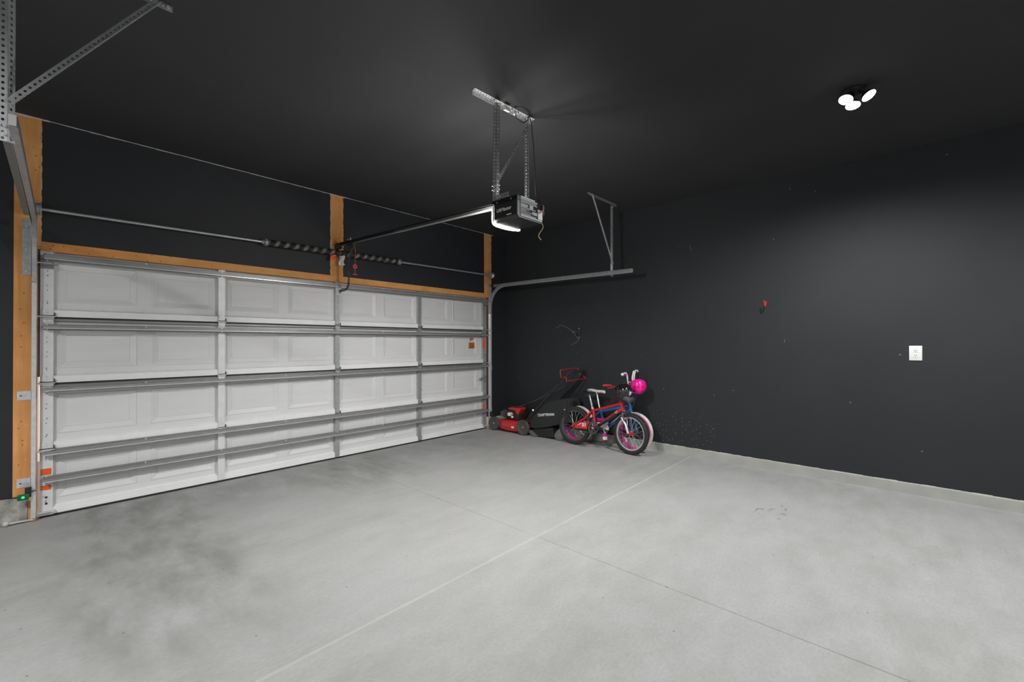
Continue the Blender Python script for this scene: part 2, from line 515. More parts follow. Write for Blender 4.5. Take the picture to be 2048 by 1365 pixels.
def smooth_path(pts, n=6, closed=False):
    pts = [Vector(p) for p in pts]; N = len(pts); out = []
    for i in range(N if closed else N - 1):
        if closed: p0, p1, p2, p3 = pts[i - 1], pts[i], pts[(i + 1) % N], pts[(i + 2) % N]
        else: p0, p1, p2, p3 = pts[max(i - 1, 0)], pts[i], pts[i + 1], pts[min(i + 2, N - 1)]
        for k in range(n):
            t = k / n
            out.append(0.5 * ((2 * p1) + (p2 - p0) * t + (2 * p0 - 5 * p1 + 4 * p2 - p3) * t * t + (3 * p1 - p0 - 3 * p2 + p3) * t ** 3))
    if not closed: out.append(pts[-1])
    return out

# ------------------------------------------------------------------ the room
mb = MB()
xs = [XL - 0.1, JX - 0.005, JX, JX + 0.005, WX + 0.1]
ys = [YB - 0.1, JY - 0.006, JY, JY + 0.006, -0.128, -0.12, 2.5]
def fz(i, j):
    if j >= 5: return -0.006
    if i == 2 and j <= 4: return -0.006
    if j == 2: return -0.007
    return 0.0
vs = [(x, y, fz(i, j)) for i, x in enumerate(xs) for j, y in enumerate(ys)]
n_ = len(ys)
mb.add(vs, [(i * n_ + j, (i + 1) * n_ + j, (i + 1) * n_ + j + 1, i * n_ + j + 1) for i in range(len(xs) - 1) for j in range(n_ - 1)])
struct('floor', mb, M_floor, 'pale grey smooth concrete garage floor with saw cut joints')

struct('ceiling', MB().box(XL - 0.1, WX + 0.1, YB - 0.1, 0.2, H, H + 0.1), M_ceil, 'charcoal painted flat garage ceiling')
struct('wall_right', MB().box(WX, WX + 0.12, YB - 0.1, 0.2, -0.02, H), M_wall, 'charcoal painted right wall with outlet and red hook')
struct('wall_left', MB().box(XL - 0.12, XL, YB - 0.1, 0.2, -0.02, H), M_rear)
struct('wall_back', MB().box(XL, WX, YB - 0.12, YB, -0.02, H), M_rear)
mb = MB()
mb.box(XL, -0.135, 0.0, 0.14, 0.2, H)              # left of the opening
mb.box(5.025, WX, 0.0, 0.14, 0.155, H)             # right of the opening
mb.box(-0.135, 5.025, 0.03, 0.14, DT + 0.02, H)    # backing over the opening
mb.box(0.004, 2.338, 0.0, 0.03, DT + 0.063, H)
mb.box(2.493, 4.872, 0.0, 0.03, DT + 0.063, H)
struct('wall_front', mb, M_wallf, 'charcoal painted front wall around the garage door')

# raw plaster line where the front wall meets the ceiling, ragged
mb = MB()
x = 0.0; 
while x < 5.0:
    x2 = x + random.uniform(0.03, 0.09)
    t = random.uniform(0.004, 0.0075)
    if x > 2.5: t *= 0.7
    mb.box(x, min(x2, 5.08), -0.0035, 0.001, H - t, H - 0.0003)
    x = x2
struct('trim_1', mb, M_offw, 'thin unpainted plaster line between front wall and ceiling')

# stem walls and kerb
mb = MB()
pts = []
random.seed(3)
N = 22
for i in range(N + 1):
    xx = XL + 0.0 + (XL * -1 - 0.062) * i / N
    if i > 12: xx = -1.0 + (1.0 - 0.062) * (i - 12) / (N - 12)
    else: xx = XL + (-1.0 - XL) * i / 12
    pts.append((xx, 0.2 + (random.uniform(-0.008, 0.006) if i < N else -0.02)))
mb.prism(pts + [(-0.062, -0.02), (XL, -0.02)], 'y', -0.012, 0.13)
struct('trim_2', mb, M_conc, 'rough broken concrete footing under the front wall left of the door', bevel=0.004)
struct('trim_3', MB().box(4.99, WX, -0.012, 0.13, -0.02, 0.165), mat('lamplit_concrete', (0.62, 0.63, 0.62), 0.7, noise=0.08, nscale=8), 'concrete footing right of the door')  # paler than the left footing: lamp light put into the colour
mb = MB()
ky = [YB + (0.0 - YB) * i / 60 for i in range(61)]
kv = []
for y in ky:
    j = random.uniform(-0.002, 0.0025)
    kv += [(WX, y, -0.02), (WX - 0.019, y, -0.02), (WX - 0.019 + j * 0.5, y, 0.09 + j), (WX, y, 0.0945 + j)]
mb.add(kv, [(4 * i + k, 4 * i + (k + 1) % 4, 4 * i + 4 + (k + 1) % 4, 4 * i + 4 + k) for i in range(60) for k in range(4)] + [(0, 1, 2, 3), (243, 242, 241, 240)])
struct('baseboard_right', mb, M_curb, 'low bare concrete kerb along the foot of the right wall')
mb = MB()
y = -6.0
while y < -2.0:
    y2 = y + random.uniform(0.03, 0.12); t = random.uniform(0.001, 0.006)
    mb.box(WX - 0.004, WX + 0.001, y, y2, 0.092, 0.096 + t)
    y = y2
struct('trim_4', mb, M_offw, 'ragged pale edge of plasterboard above the right kerb')

# stained boards round the door
mb = MB().box(-0.14, 0.004, -0.004, 0.03, DT, H).box(-0.14, -0.014, -0.004, 0.10, 0.2, DT).box(-0.068, -0.014, -0.0035, 0.10, 0.0, 0.2)
struct('trim_5', mb, M_woodv, 'stained wooden board at the left side of the garage door')
struct('trim_11', MB().box(-0.014, -0.0005, 0.004, 0.09, 1.12, DT), mat('dark_gap_filler', (0.10, 0.045, 0.03), 0.7), 'added dark strip closing the gap beside the upper door')  # filler added to keep the outside glow out of the upper gap
struct('trim_6', MB().box(2.338, 2.493, -0.004, 0.03, DT + 0.063, H), M_woodv, 'stained wooden board above the middle of the garage door')
mb = MB().box(4.872, 5.028, -0.004, 0.03, DT, H).box(4.988, 5.028, -0.004, 0.02, 0.0, DT)
struct('trim_7', mb, M_woodv, 'stained wooden board at the right side of the garage door')
struct('trim_8', MB().box(0.004, 4.872, -0.006, 0.08, DT - 0.01, DT + 0.063), M_woodh, 'stained wooden header board above the garage door')
# chipped plaster at the board heads
mb = MB()
for (a, b) in ((-0.145, 0.03), (2.32, 2.53), (4.86, 5.06)):
    x = a
    while x < b:
        x2 = x + random.uniform(0.01, 0.03)
        mb.box(x, x2, -0.009, -0.003, H - random.uniform(0.007, 0.013), H - 0.0004)
        x = x2
for xe in (0.004, 2.336, 2.493, 4.872, 5.028):
    z = DT + 0.08
    while z < H - 0.02:
        z2 = z + random.uniform(0.01, 0.05)
        if random.random() < 0.7:
            mb.box(xe - 0.0012, xe + random.uniform(0.001, 0.0035), -0.0055, -0.002, z, z2)
        z = z2
struct('trim_9', mb, M_offw, 'chipped pale plaster edges around the wooden boards')

# ------------------------------------------------------------------ garage door
door = thing('door_1', (2.45, 0.03, 0.0), 'closed white sectional garage door with raised panels and steel struts', 'garage door', kind='structure')
SEC = DT / 4
PX0 = [0.096 + 0.5935 * i for i in range(8)]
PW = 0.497
Y0 = 0.050           # skin of the door
YF = 0.006           # inner face of the stiles
def section(k):
    z0 = 0.012 if k == 0 else SEC * k
    z1 = SEC * (k + 1)
    mb = MB()
    zb, zt = z0 + 0.115, z1 - 0.095
    def q(x0, x1, za, zb_, y=Y0):
        mb.add([(x0, y, za), (x1, y, za), (x1, y, zb_), (x0, y, zb_)], [(0, 1, 2, 3)])
    q(0, XR, z0, zb); q(0, XR, zt, z1)
    edges = [0.0]
    for px in PX0: edges += [px, px + PW]
    edges.append(XR)
    for i in range(0, len(edges), 2): q(edges[i], edges[i + 1], zb, zt)
    for px in PX0:
        rings = [(0, 0), (0.006, -0.005), (0.012, -0.004), (0.05, 0.010), (0.0525, 0.005)]
        pts = []
        for (ins, dy) in rings:
            pts += [(px + ins, Y0 + dy, zb + ins), (px + PW - ins, Y0 + dy, zb + ins), (px + PW - ins, Y0 + dy, zt - ins), (px + ins, Y0 + dy, zt - ins)]
        fs = []
        for r in range(len(rings) - 1):
            for i in range(4):
                fs.append((4 * r + i, 4 * r + (i + 1) % 4, 4 * r + 4 + (i + 1) % 4, 4 * r + 4 + i))
        r = 4 * (len(rings) - 1)
        fs.append((r, r + 1, r + 2, r + 3))
        mb.add(pts, fs)
    # rim and outer skin
    mb.box(0, XR, Y0 + 0.0005, Y0 + 0.03, z0 + 0.001, z0 + 0.006)
    mb.box(0, XR, Y0 + 0.0005, Y0 + 0.03, z1 - 0.006, z1 - 0.001)
    mb.box(0, XR, Y0 + 0.022, Y0 + 0.03, z0 + 0.006, z1 - 0.006)
    o = obj('door_section', mb, M_door, door)
    # projecting white lip at the foot of the section
    lip = MB()
    lz0, lz1 = (z0 + 0.001, z0 + 0.056)
    lip.add([(0.062, Y0 - 0.001, lz1 + 0.01), (XR - 0.05, Y0 - 0.001, lz1 + 0.01), (XR - 0.05, YF + 0.010, lz1 - 0.002), (0.062, YF + 0.010, lz1 - 0.002),
             (0.062, YF + 0.007, lz0), (XR - 0.05, YF + 0.007, lz0), (0.062, Y0 - 0.001, lz0), (XR - 0.05, Y0 - 0.001, lz0)],
            [(0, 1, 2, 3), (3, 2, 5, 4), (4, 5, 7, 6), (0, 3, 4, 6), (1, 7, 5, 2)])
    lip.box(0.062, XR - 0.05, YF + 0.0055, YF + 0.009, lz0 + 0.018, lz0 + 0.021)
    obj('bottom_lip', lip, M_lip, o)
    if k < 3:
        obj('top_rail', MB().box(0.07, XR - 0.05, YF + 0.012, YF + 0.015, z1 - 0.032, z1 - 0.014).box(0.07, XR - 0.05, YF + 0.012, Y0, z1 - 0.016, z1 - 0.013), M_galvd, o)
        obj('seam_shadow_strip', MB().box(0.07, XR - 0.05, YF + 0.016, Y0 - 0.002, z1 - 0.012, z1 - 0.001), M_blackr, o)  # black strip standing in for the shade in the seam
    return o, z0, z1
secs = [section(k) for k in range(4)]
STX = [(0.0, 0.073), (1.205, 1.262), (2.402, 2.456), (3.595, 3.650), (4.855, 4.925)]
for k, (so, z0, z1) in enumerate(secs):
    for si, (a, b) in enumerate(STX):
        end = si in (0, 4)
        mb = MB()
        yf = YF
        mb.box(a, b, yf, yf + 0.0018, z0 + 0.004, z1 - 0.004)
        mb.box(a, a + 0.0018, yf, Y0, z0 + 0.004, z1 - 0.004)
        mb.box(b - 0.0018, b, yf, Y0 - 0.0, z0 + 0.004, z1 - 0.004)
        st = obj('stile', mb, M_stile if si < 2 else M_galvl, so, bevel=0.0012)
        if si >= 2: st.data.materials[0] = M_galv
        # punched fixing holes and rivets
        hm = MB()
        xm = (a + b) / 2
        for f in ((0.20, 0.225, 0.40, 0.47, 0.62, 0.69, 0.84, 0.865) if end else (0.3, 0.56, 0.8)):
            zz = z0 + SEC * f
            hm.cyl((xm + random.uniform(-0.006, 0.006), yf - 0.0008, zz), (xm, yf + 0.0002, zz), 0.0035, n=8)
        obj('fixing_hole', hm, M_blackr if end else M_bolt, so)
# hinges on every seam, rollers at the ends
for k in (1, 2, 3):
    so = secs[k][0]
    z = SEC * k
    for si, (a, b) in enumerate(STX):
        xm = (a + b) / 2
        mb = MB()
        hw = (b - a) / 2 + 0.003
        yf = YF - 0.002
        def tongue(zc, sgn):
            pts = [(xm - hw, zc), (xm + hw, zc), (xm + hw * 0.95, zc + sgn * 0.018), (xm + hw * 0.55, zc + sgn * 0.058), (xm, zc + sgn * 0.068), (xm - hw * 0.55, zc + sgn * 0.058), (xm - hw * 0.95, zc + sgn * 0.018)]
            mb.prism(pts, 'y', yf - 0.0035, yf)
        tongue(z + 0.012, 1); tongue(z - 0.010, -0.62)
        mb.cyl((a - 0.006, yf - 0.006, z + 0.001), (b + 0.010, yf - 0.006, z + 0.001), 0.0075, n=10)
        h = obj('hinge', mb, M_stile if si < 2 else M_galv, so)
        bm_ = MB()
        for dz in (0.055, 0.035, -0.030):
            bm_.cyl((xm, yf - 0.0035, z + dz), (xm, yf - 0.008, z + dz), 0.006, n=6)
        obj_each('hinge_bolt', bm_, M_bolt, so)
        dk = MB()
        dk.box(a - 0.004, b + 0.012, yf - 0.012, yf - 0.006, z + 0.004, z + 0.010)
        dk.box(b + 0.002, b + 0.008, yf - 0.012, yf + 0.004, z - 0.006, z + 0.034)
        obj('hinge_pin', dk, M_blackr, so)
# rollers
for k, z in enumerate((0.05, SEC, 2 * SEC, 3 * SEC, DT - 0.11)):
    so = secs[min(k, 3)][0]
    for sgn, xe, xt in ((1, 0.0, -0.022), (-1, XR, 4.945)):
        mb = MB()
        mb.cyl((xe + sgn * 0.06, -0.045, z), (xt, -0.045, z), 0.0055, n=10)
        mb.cyl((xt - 0.008, -0.045, z), (xt + 0.008, -0.045, z), 0.018, n=16)
        obj('roller', mb, M_bolt, so, smooth=True)
# top fixtures
for (a, b) in (STX[0], STX[4]):
    mb = MB().box(a - 0.002, b + 0.002, YF - 0.006, YF - 0.001, DT - 0.15, DT - 0.068).box(a, b, -0.055, YF - 0.004, DT - 0.125, DT - 0.12)
    mb.box(b, b + 0.022, -0.03, -0.022, DT - 0.122, DT - 0.112)
    obj('top_bracket', mb, M_galvd, secs[3][0])
# bottom corner brackets
for (a, b) in (STX[0], STX[4]):
    mb = MB().box(a - 0.006, b + 0.004, YF - 0.008, YF - 0.001, 0.012, 0.04).box(a - 0.004, b + 0.012, -0.05, YF - 0.001, 0.045, 0.049)
    obj('bottom_bracket', mb, M_stile, secs[0][0], bevel=0.001)
# horizontal struts: hat section in galvanised steel
def strut(so, zc, hgt=0.024, dep=0.074, name='strut'):
    yf = YF - 0.002
    h = hgt / 2
    t = 0.0016
    mb = MB()
    x0, x1 = 0.018, XR - 0.006
    prof = [(yf, zc + h + 0.013), (yf - t, zc + h + 0.013), (yf - t, zc + h), (yf - dep, zc + h), (yf - dep, zc - h), (yf - t, zc - h), (yf - t, zc - h - 0.013), (yf, zc - h - 0.013),
            (yf, zc - h + t), (yf - dep + t, zc - h + t), (yf - dep + t, zc + h - t), (yf, zc + h - t)]
    mb.prism(prof, 'x', x0, x1)
    o = obj(name, mb, M_galvd, so)
    bm_ = MB()
    lipz = zc - h
    bm_.box(x0, x1, yf - dep - 0.0016, yf - dep, lipz - 0.0012, lipz + 0.005)
    obj('strut_edge', bm_, M_galvl, so)
    bb = MB()
    for (a, b) in STX:
        xm = (a + b) / 2
        for dz in (h + 0.007, -h - 0.007):
            bb.cyl((xm, yf, zc + dz), (xm, yf - 0.007, zc + dz), 0.0065, n=6)
    for xm in (0.645, 1.83, 3.02, 4.24):
        bb.cyl((xm, yf - 0.03, zc + h), (xm, yf - 0.03, zc + h + 0.010), 0.008, n=6)
    obj_each('strut_bolt', bb, M_bolt, so)
strut(secs[0][0], 0.300)
strut(secs[0][0], SEC - 0.020)
strut(secs[1][0], 2 * SEC - 0.048)
strut(secs[2][0], 3 * SEC - 0.084)
strut(secs[3][0], DT - 0.058, 0.034, 0.045)
obj('bottom_seal', MB().prism([(YF + 0.010, 0.014), (YF + 0.006, 0.004), (YF + 0.012, -0.0055), (Y0 + 0.02, -0.0055), (Y0 + 0.028, 0.006), (Y0 + 0.024, 0.014)], 'x', 0.0, XR), M_blackr, door)
obj('edge_cap', MB().box(0.05, XR - 0.03, YF, Y0 + 0.028, DT - 0.003, DT + 0.006), M_lip, door)
# centre bracket where the opener arm pulls
mb = MB().box(2.40, 2.462, -0.012, -0.004, DT - 0.165, DT - 0.06).box(2.41, 2.416, -0.06, -0.006, DT - 0.15, DT - 0.10).box(2.444, 2.450, -0.06, -0.006, DT - 0.15, DT - 0.10)
obj('arm_bracket', mb, M_bolt, secs[3][0], bevel=0.001)
# lock on the right end of the third section
mb = MB().box(4.80, 4.88, -0.03, -0.004, 0.80, 0.83).box(4.835, 4.875, -0.045, -0.004, 0.775, 0.855).cyl((4.74, -0.02, 0.815), (4.84, -0.02, 0.815), 0.007)
obj('slide_lock', mb, M_galvd, secs[1][0])
# stickers
yf = YF - 0.002
def sticker(name, x0, x1, z0, z1, mm, so, y=yf - 0.0018):
    return obj(name, MB().box(x0, x1, y, y + 0.001, z0, z1), mm, so)
sticker('warning_sticker', 0.008, 0.064, 0.335, 0.385, M_orange, secs[0][0])['label'] = 'torn orange sticker'
sticker('warning_sticker', 0.008, 0.064, 0.215, 0.252, M_orange, secs[0][0])['label'] = 'faded red sticker'
sticker('warning_sticker', 4.85, 4.885, 0.32, 0.42, M_orange, secs[0][0])
sticker('warning_sticker', 4.845, 4.895, 1.30, 1.46, M_orange, secs[2][0])
hs = MB()
for z in (0.105, 0.155):
    hs.cyl((0.037, yf - 0.002, z), (0.037, yf, z), 0.008, n=12)
obj('fixing_hole', hs, M_blackr, secs[0][0])
so = secs[2][0]
xs0, xs1, zs0, zs1 = 4.585, 4.71, 1.300, 1.398
yp = Y0 + 0.004
sticker('caution_sticker', xs0, xs1, zs0, zs1, mat('amber_sticker', (0.62, 0.23, 0.03), 0.5), so, yp)['label'] = 'amber sticker with three lines of dark print'
lm = MB()
for a in (zs0 + 0.004, zs1 - 0.007): lm.box(xs0 + 0.004, xs1 - 0.004, yp - 0.0008, yp, a, a + 0.003)
for a in (xs0 + 0.003, xs1 - 0.006): lm.box(a, a + 0.003, yp - 0.0008, yp, zs0 + 0.004, zs1 - 0.004)
for zz, n__ in ((zs1 - 0.027, 6), (zs1 - 0.052, 7), (zs1 - 0.077, 6)):
    x = xs0 + 0.02
    for i in range(n__):
        ww = random.uniform(0.008, 0.013)
        lm.box(x, x + ww, yp - 0.0008, yp, zz - 0.006, zz + 0.006)
        x += ww + 0.003
obj('caution_print', lm, mat('dark_red_print', (0.05, 0.008, 0.004), 0.5), so)
sticker('maker_sticker', 4.61, 4.68, 1.425, 1.485, mat('crimson_sticker', (0.42, 0.01, 0.04), 0.45), so, yp)['label'] = 'small crimson sticker'
lm = MB()
for zz in (1.472, 1.458, 1.444): lm.box(4.618, 4.672, yp - 0.0008, yp, zz - 0.0025, zz + 0.0015)
lm.box(4.645, 4.682, yp - 0.0009, yp, 1.424, 1.434)
obj('maker_print', lm, M_tag, so)
sticker('mark', 3.02, 3.03, 0.02, 0.03, M_tag, secs[0][0], YF + 0.002)
# foot bolts of the inner stiles
mb = MB().box(3.60, 3.645, -0.016, -0.004, 0.03, 0.085)
obj('foot_bracket', mb, M_galv, secs[0][0])

# ------------------------------------------------------------------ door tracks
def c_track(path, side):
    """rolled C channel swept along path in the y-z plane; side = +1 opens towards +x"""
    prof = [(-0.026, 0.0), (0.026, 0.0), (0.026, 0.024), (0.019, 0.027), (0.019, 0.025), (0.024, 0.022), (0.024, 0.002), (-0.024, 0.002), (-0.024, 0.022), (-0.019, 0.025), (-0.019, 0.027), (-0.026, 0.024)]
    mb = MB(); K = len(prof); vs = []
    P = [Vector(p) for p in path]
    for i, p in enumerate(P):
        d = (P[min(i + 1, len(P) - 1)] - P[max(i - 1, 0)]).normalized()
        nn = Vector((0, -d.z, d.y))
        for (a, b) in prof:
            vs.append(p + nn * a + Vector((side * b, 0, 0)))
    fs = [(i * K + k, i * K + (k + 1) % K, (i + 1) * K + (k + 1) % K, (i + 1) * K + k) for i in range(len(P) - 1) for k in range(K)]
    fs += [tuple(range(K))[::-1], tuple(range((len(P) - 1) * K, len(P) * K))]
    return mb.add(vs, fs)

def track(xb, side, label, xe=None, ye=-2.56):
    xe = xb if xe is None else xe
    def X(y): return xb + (xe - xb) * max(0.0, (-0.46 - y) / (-0.46 - ye))
    t = thing('door_track', (xb, -0.05, 0.0), label, 'door track', 'steel tracks at the two sides of the garage door')
    obj('vertical_track', c_track([(xb, -0.052, 0.03), (xb, -0.052, 1.0), (xb, -0.056, 1.86)], side), M_galvl, t)
    arc = []
    yc, zc, R = -0.058 - 0.34, 1.965, 0.34
    arc.append((xb, -0.056, 1.865)); 
    for i in range(17):
        a = (PI / 2) * i / 16
        arc.append((xb, yc + R * math.cos(a), zc + R * math.sin(a)))
    arc.append((xb, -0.46, 2.3045))
    obj('curved_track', c_track(arc, side), M_galv, t, smooth=True)
    obj('horizontal_track', c_track([(xb, -0.46, 2.3045), (X(-1.4), -1.4, 2.296), (xe, ye, 2.283)], side), M_galv, t)
    # stiffening angle along the outside of the level run
    s = -side
    mb = MB().perf((xb + s * 0.0015, -0.12, 2.29), (X(-1.0) + s * 0.0015, -1.0, 2.282), (0, 0, 1), 0.045, hr=0.0045, pitch=0.05)
    if s < 0:
        ya, yb_ = -0.3, ye + 0.22
        vs = []
        for (y, zc_) in ((ya, 2.300), (yb_, 2.286)):
            for (dx, dz) in ((-0.001, -0.03), (-0.001, 0.034), (-0.040, 0.034), (-0.040, 0.032), (-0.003, 0.032), (-0.003, -0.03)):
                vs.append((X(y) + dx, y, zc_ + dz))
        mb.add(vs, [(k, (k + 1) % 6, 6 + (k + 1) % 6, 6 + k) for k in range(6)] + [(0, 1, 2, 3, 4, 5), (11, 10, 9, 8, 7, 6)])
    obj('track_angle', mb, M_galvd, t)
    # flag bracket on the board
    fb = MB()
    xo = xb + s * 0.052
    fb.box(min(xb + s * 0.006, xo), max(xb + s * 0.006, xo), -0.010, -0.0055, 1.92, 2.36)
    fb.box(xb + s * 0.0035 - 0.0015, xb + s * 0.0035 + 0.0015, -0.075, -0.006, 1.92, 2.30)
    obj('flag_bracket', fb, M_galv, t, bevel=0.001)
    bl = MB()
    for z in (1.95, 2.12, 2.30):
        bl.cyl((xb + s * 0.03, -0.010, z), (xb + s * 0.03, -0.017, z), 0.008, n=6)
    for (y, z) in ((-0.7, 2.302), (-1.15, 2.298), (-1.7, 2.292), (-2.24, 2.287)):
        bl.cyl((X(y) + side * 0.002, y, z), (X(y) + side * 0.007, y, z), 0.008, n=6)
    obj_each('track_bolt', bl, M_bolt, t)
    for z in (0.30, 0.98):
        jb = MB()
        x1 = xb + s * 0.075
        jb.box(min(xb + s * 0.004, x1), max(xb + s * 0.004, x1), -0.010, -0.006, z - 0.035, z + 0.035)
        jb.box(xb + s * 0.0035 - 0.0015, xb + s * 0.0035 + 0.0015, -0.06, -0.006, z - 0.035, z + 0.035)
        o = obj('jamb_bracket', jb, M_galvl, t, bevel=0.001)
        sb = MB().box(xb + s * 0.048 - 0.013, xb + s * 0.048 + 0.013, -0.0105, -0.0098, z - 0.005, z + 0.003)
        obj('slot', sb, M_blackr, o)
        obj('lag_screw', MB().cyl((xb + s * 0.042, -0.010, z), (xb + s * 0.042, -0.018, z), 0.008, n=6), M_bolt, o)
    obj('end_stop', MB().box(min(xe, xe + side * 0.022), max(xe, xe + side * 0.022), ye - 0.005, ye + 0.005, 2.262, 2.306).cyl((xe + side * 0.002, ye + 0.03, 2.283), (xe + side * 0.014, ye + 0.03, 2.283), 0.007, n=8), M_bolt, t)
    return t
track(-0.045, 1, 'galvanised steel door track left of the garage door, nearest the camera overhead', -0.090, -2.42)
track(4.965, -1, 'galvanised steel door track at the right side of the garage door')

# hangers that carry the level tracks
def hanger(x0, side, label, xin, y0=-2.25, y1=-2.25):
    t = thing('track_hanger', (x0, y0, H), label, 'track hanger', 'punched steel angle hangers holding the door tracks')
    obj('ceiling_angle', MB().angle((x0 - side * 0.03, y1 - 0.03, H - 0.002), (xin, y1 - 0.02, H - 0.002), (0, 1, 0), (0, 0, -1)), M_galv, t)
    inw = 1 if xin > x0 else -1
    obj('vertical_angle', MB().angle((x0 - inw * 0.010, y0 - 0.001, 2.245), (x0 - inw * 0.010, y0 - 0.001, H - 0.01), (-inw, 0.1, 0), (inw * 0.8, 0.6, 0), a=0.026, b=0.026), M_galv, t)
    obj('diagonal_angle', MB().angle((x0 + side * 0.0, y0 - 0.004, 2.40), (xin - inw * 0.05, y1 - 0.024, H - 0.012), (-inw, 0, 0.7), (0, -1, 0), a=0.026, b=0.018), M_galv, t)
    bl = MB()
    for (x, z) in ((x0 - inw * 0.018, 2.275), (x0 - inw * 0.018, 2.31), (x0 - inw * 0.018, H - 0.03), (xin - inw * 0.02, H - 0.018)):
        yy = y1 - 0.024 if z > H - 0.025 else y0
        bl.cyl((x, yy - 0.012, z), (x, yy - 0.001, z), 0.007, n=6)
    obj_each('hanger_bolt', bl, M_bolt, t)
hanger(-0.088, -1, 'punched steel angle hanger at the top left corner of the photo', 0.47, -2.25, -2.19)
hanger(4.985, -1, 'punched steel angle hanger near the right wall', 4.385, -2.262, -2.28)

# ------------------------------------------------------------------ torsion spring assembly
def shz(x): return 2.438 + (2.487 - 2.438) * x / 4.93
YS = -0.08
sp_t = thing('torsion_spring_shaft', (2.41, YS, shz(2.41)), 'long steel torsion shaft with black springs above the garage door', 'torsion spring')
SM = Matrix.Rotation(math.atan2(shz(1) - shz(0), 1), 4, 'Y')
obj('shaft', MB().cyl((-0.06, YS, shz(-0.06)), (5.02, YS, shz(5.02)), 0.0125, n=16), M_galv, sp_t, smooth=True)
def spring(x0, x1):
    mb = MB()
    n = 70
    prof = []
    L = x1 - x0
    for i in range(n + 1):
        prof += [(0.0325, L * i / n), (0.0345, L * (i + 0.5) / n)]
    mb.lathe(prof[:-1], (0, 0, 0), (1, 0, 0.0099), n=20)
    o = obj('spring', mb, M_spring, sp_t, smooth=True, local=True)
    o.location = Vector((x0, YS, shz(x0))) - sp_t.location
    return o
spring(1.64, 2.372); spring(2.455, 3.20)
def cone(x, s):
    mb = MB().lathe([(0.0125, 0.05), (0.020, 0.05), (0.026, 0.03), (0.040, 0.022), (0.040, 0.0), (0.030, -0.01), (0.022, -0.05), (0.0125, -0.05)], (x, YS, shz(x)), (s, 0, 0), n=16)
    for k in range(4):
        a = PI / 4 + PI / 2 * k
        mb.cyl((x + s * 0.012, YS + 0.030 * math.cos(a), shz(x) + 0.030 * math.sin(a)), (x + s * 0.012, YS + 0.042 * math.cos(a), shz(x) + 0.042 * math.sin(a)), 0.007, n=8)
    return mb
for (x, s) in ((1.618, -1), (3.222, 1)):
    obj('winding_cone', cone(x, s), M_galvd, sp_t, smooth=True)
for x in (2.385, 2.443):
    obj('spring_cone', MB().cyl((x - 0.012, YS, shz(x)), (x + 0.012, YS, shz(x)), 0.036, n=18), M_black, sp_t, smooth=True)
zc = shz(2.41)
mb = MB().prism([(2.40, zc - 0.045), (2.432, zc - 0.045), (2.436, zc + 0.05), (2.396, zc + 0.05)], 'y', -0.012, -0.0055).box(2.411, 2.417, YS - 0.025, -0.006, zc - 0.028, zc + 0.03)
obj('centre_bracket', mb, M_galvd, sp_t, bevel=0.001)
for x, s in ((-0.028, 1), (4.955, -1)):
    mb = MB()
    z = shz(x)
    pr_ = [(0.0125, -0.028), (0.045, -0.028), (0.048, -0.024), (0.045, -0.02)]
    for i in range(8):
        pr_ += [(0.046, -0.018 + i * 0.0055), (0.043, -0.0155 + i * 0.0055)]
    pr_ += [(0.05, 0.027), (0.05, 0.031), (0.03, 0.033), (0.0125, 0.03)]
    mb.lathe(pr_, (x, YS, z), (s, 0, 0), n=26)
    obj('cable_drum', mb, M_galv, sp_t, smooth=True)
    xe = x - s * 0.036
    mb = MB().prism([(YS + 0.06, z - 0.05), (YS + 0.075, z + 0.06), (YS - 0.01, z + 0.04), (YS - 0.028, z), (YS - 0.01, z - 0.03)], 'x', xe - 0.002, xe + 0.002).lathe([(0.0125, 0), (0.028, 0), (0.028, 0.01), (0.0125, 0.01)], (xe, YS, z), (s, 0, 0), n=18)
    obj('end_bearing', mb, M_galvd, sp_t)
    obj('lift_cable', MB().tube([(x + s * 0.01, YS + 0.044, z), (x + s * 0.018, -0.036, 1.2), (x + s * 0.02, -0.034, 0.07)], 0.0016, 6), M_galv, sp_t)
# tags on the springs
def wavy_tag(name, c, wx, hz, mm, label, cat):
    mb = MB(); n = 6; vs = []
    for j in range(n + 1):
        for i in range(4):
            x = c[0] + wx * (i / 3 - 0.5) + 0.008 * math.sin(j * 1.1)
            z = c[2] - hz * j / n + 0.25 * (x - c[0])
            vs.append((x, c[1] - 0.010 * math.sin(j * 0.9 + i * 0.6), z))
    mb.add(vs, [(j * 4 + i, j * 4 + i + 1, (j + 1) * 4 + i + 1, (j + 1) * 4 + i) for j in range(n) for i in range(3)])
    o = tag(obj(name, mb, mm, None, solid=0.0008, smooth=True), label, cat, 'warning tags hanging at the torsion springs')
    return o
wavy_tag('warning_tag', (2.43, -0.105, 2.43), 0.062, 0.115, M_tag, 'white paper tag hanging from the middle of the spring shaft', 'tag')
wavy_tag('warning_tag', (2.325, -0.10, 2.425), 0.055, 0.055, M_orange, 'small orange tag hanging under the left spring', 'tag')
tag(obj('warning_sticker', MB().box(2.342, 2.392, -0.0062, -0.0045, 2.49, 2.525), M_orange), 'orange sticker on the middle board behind the springs', 'sticker')

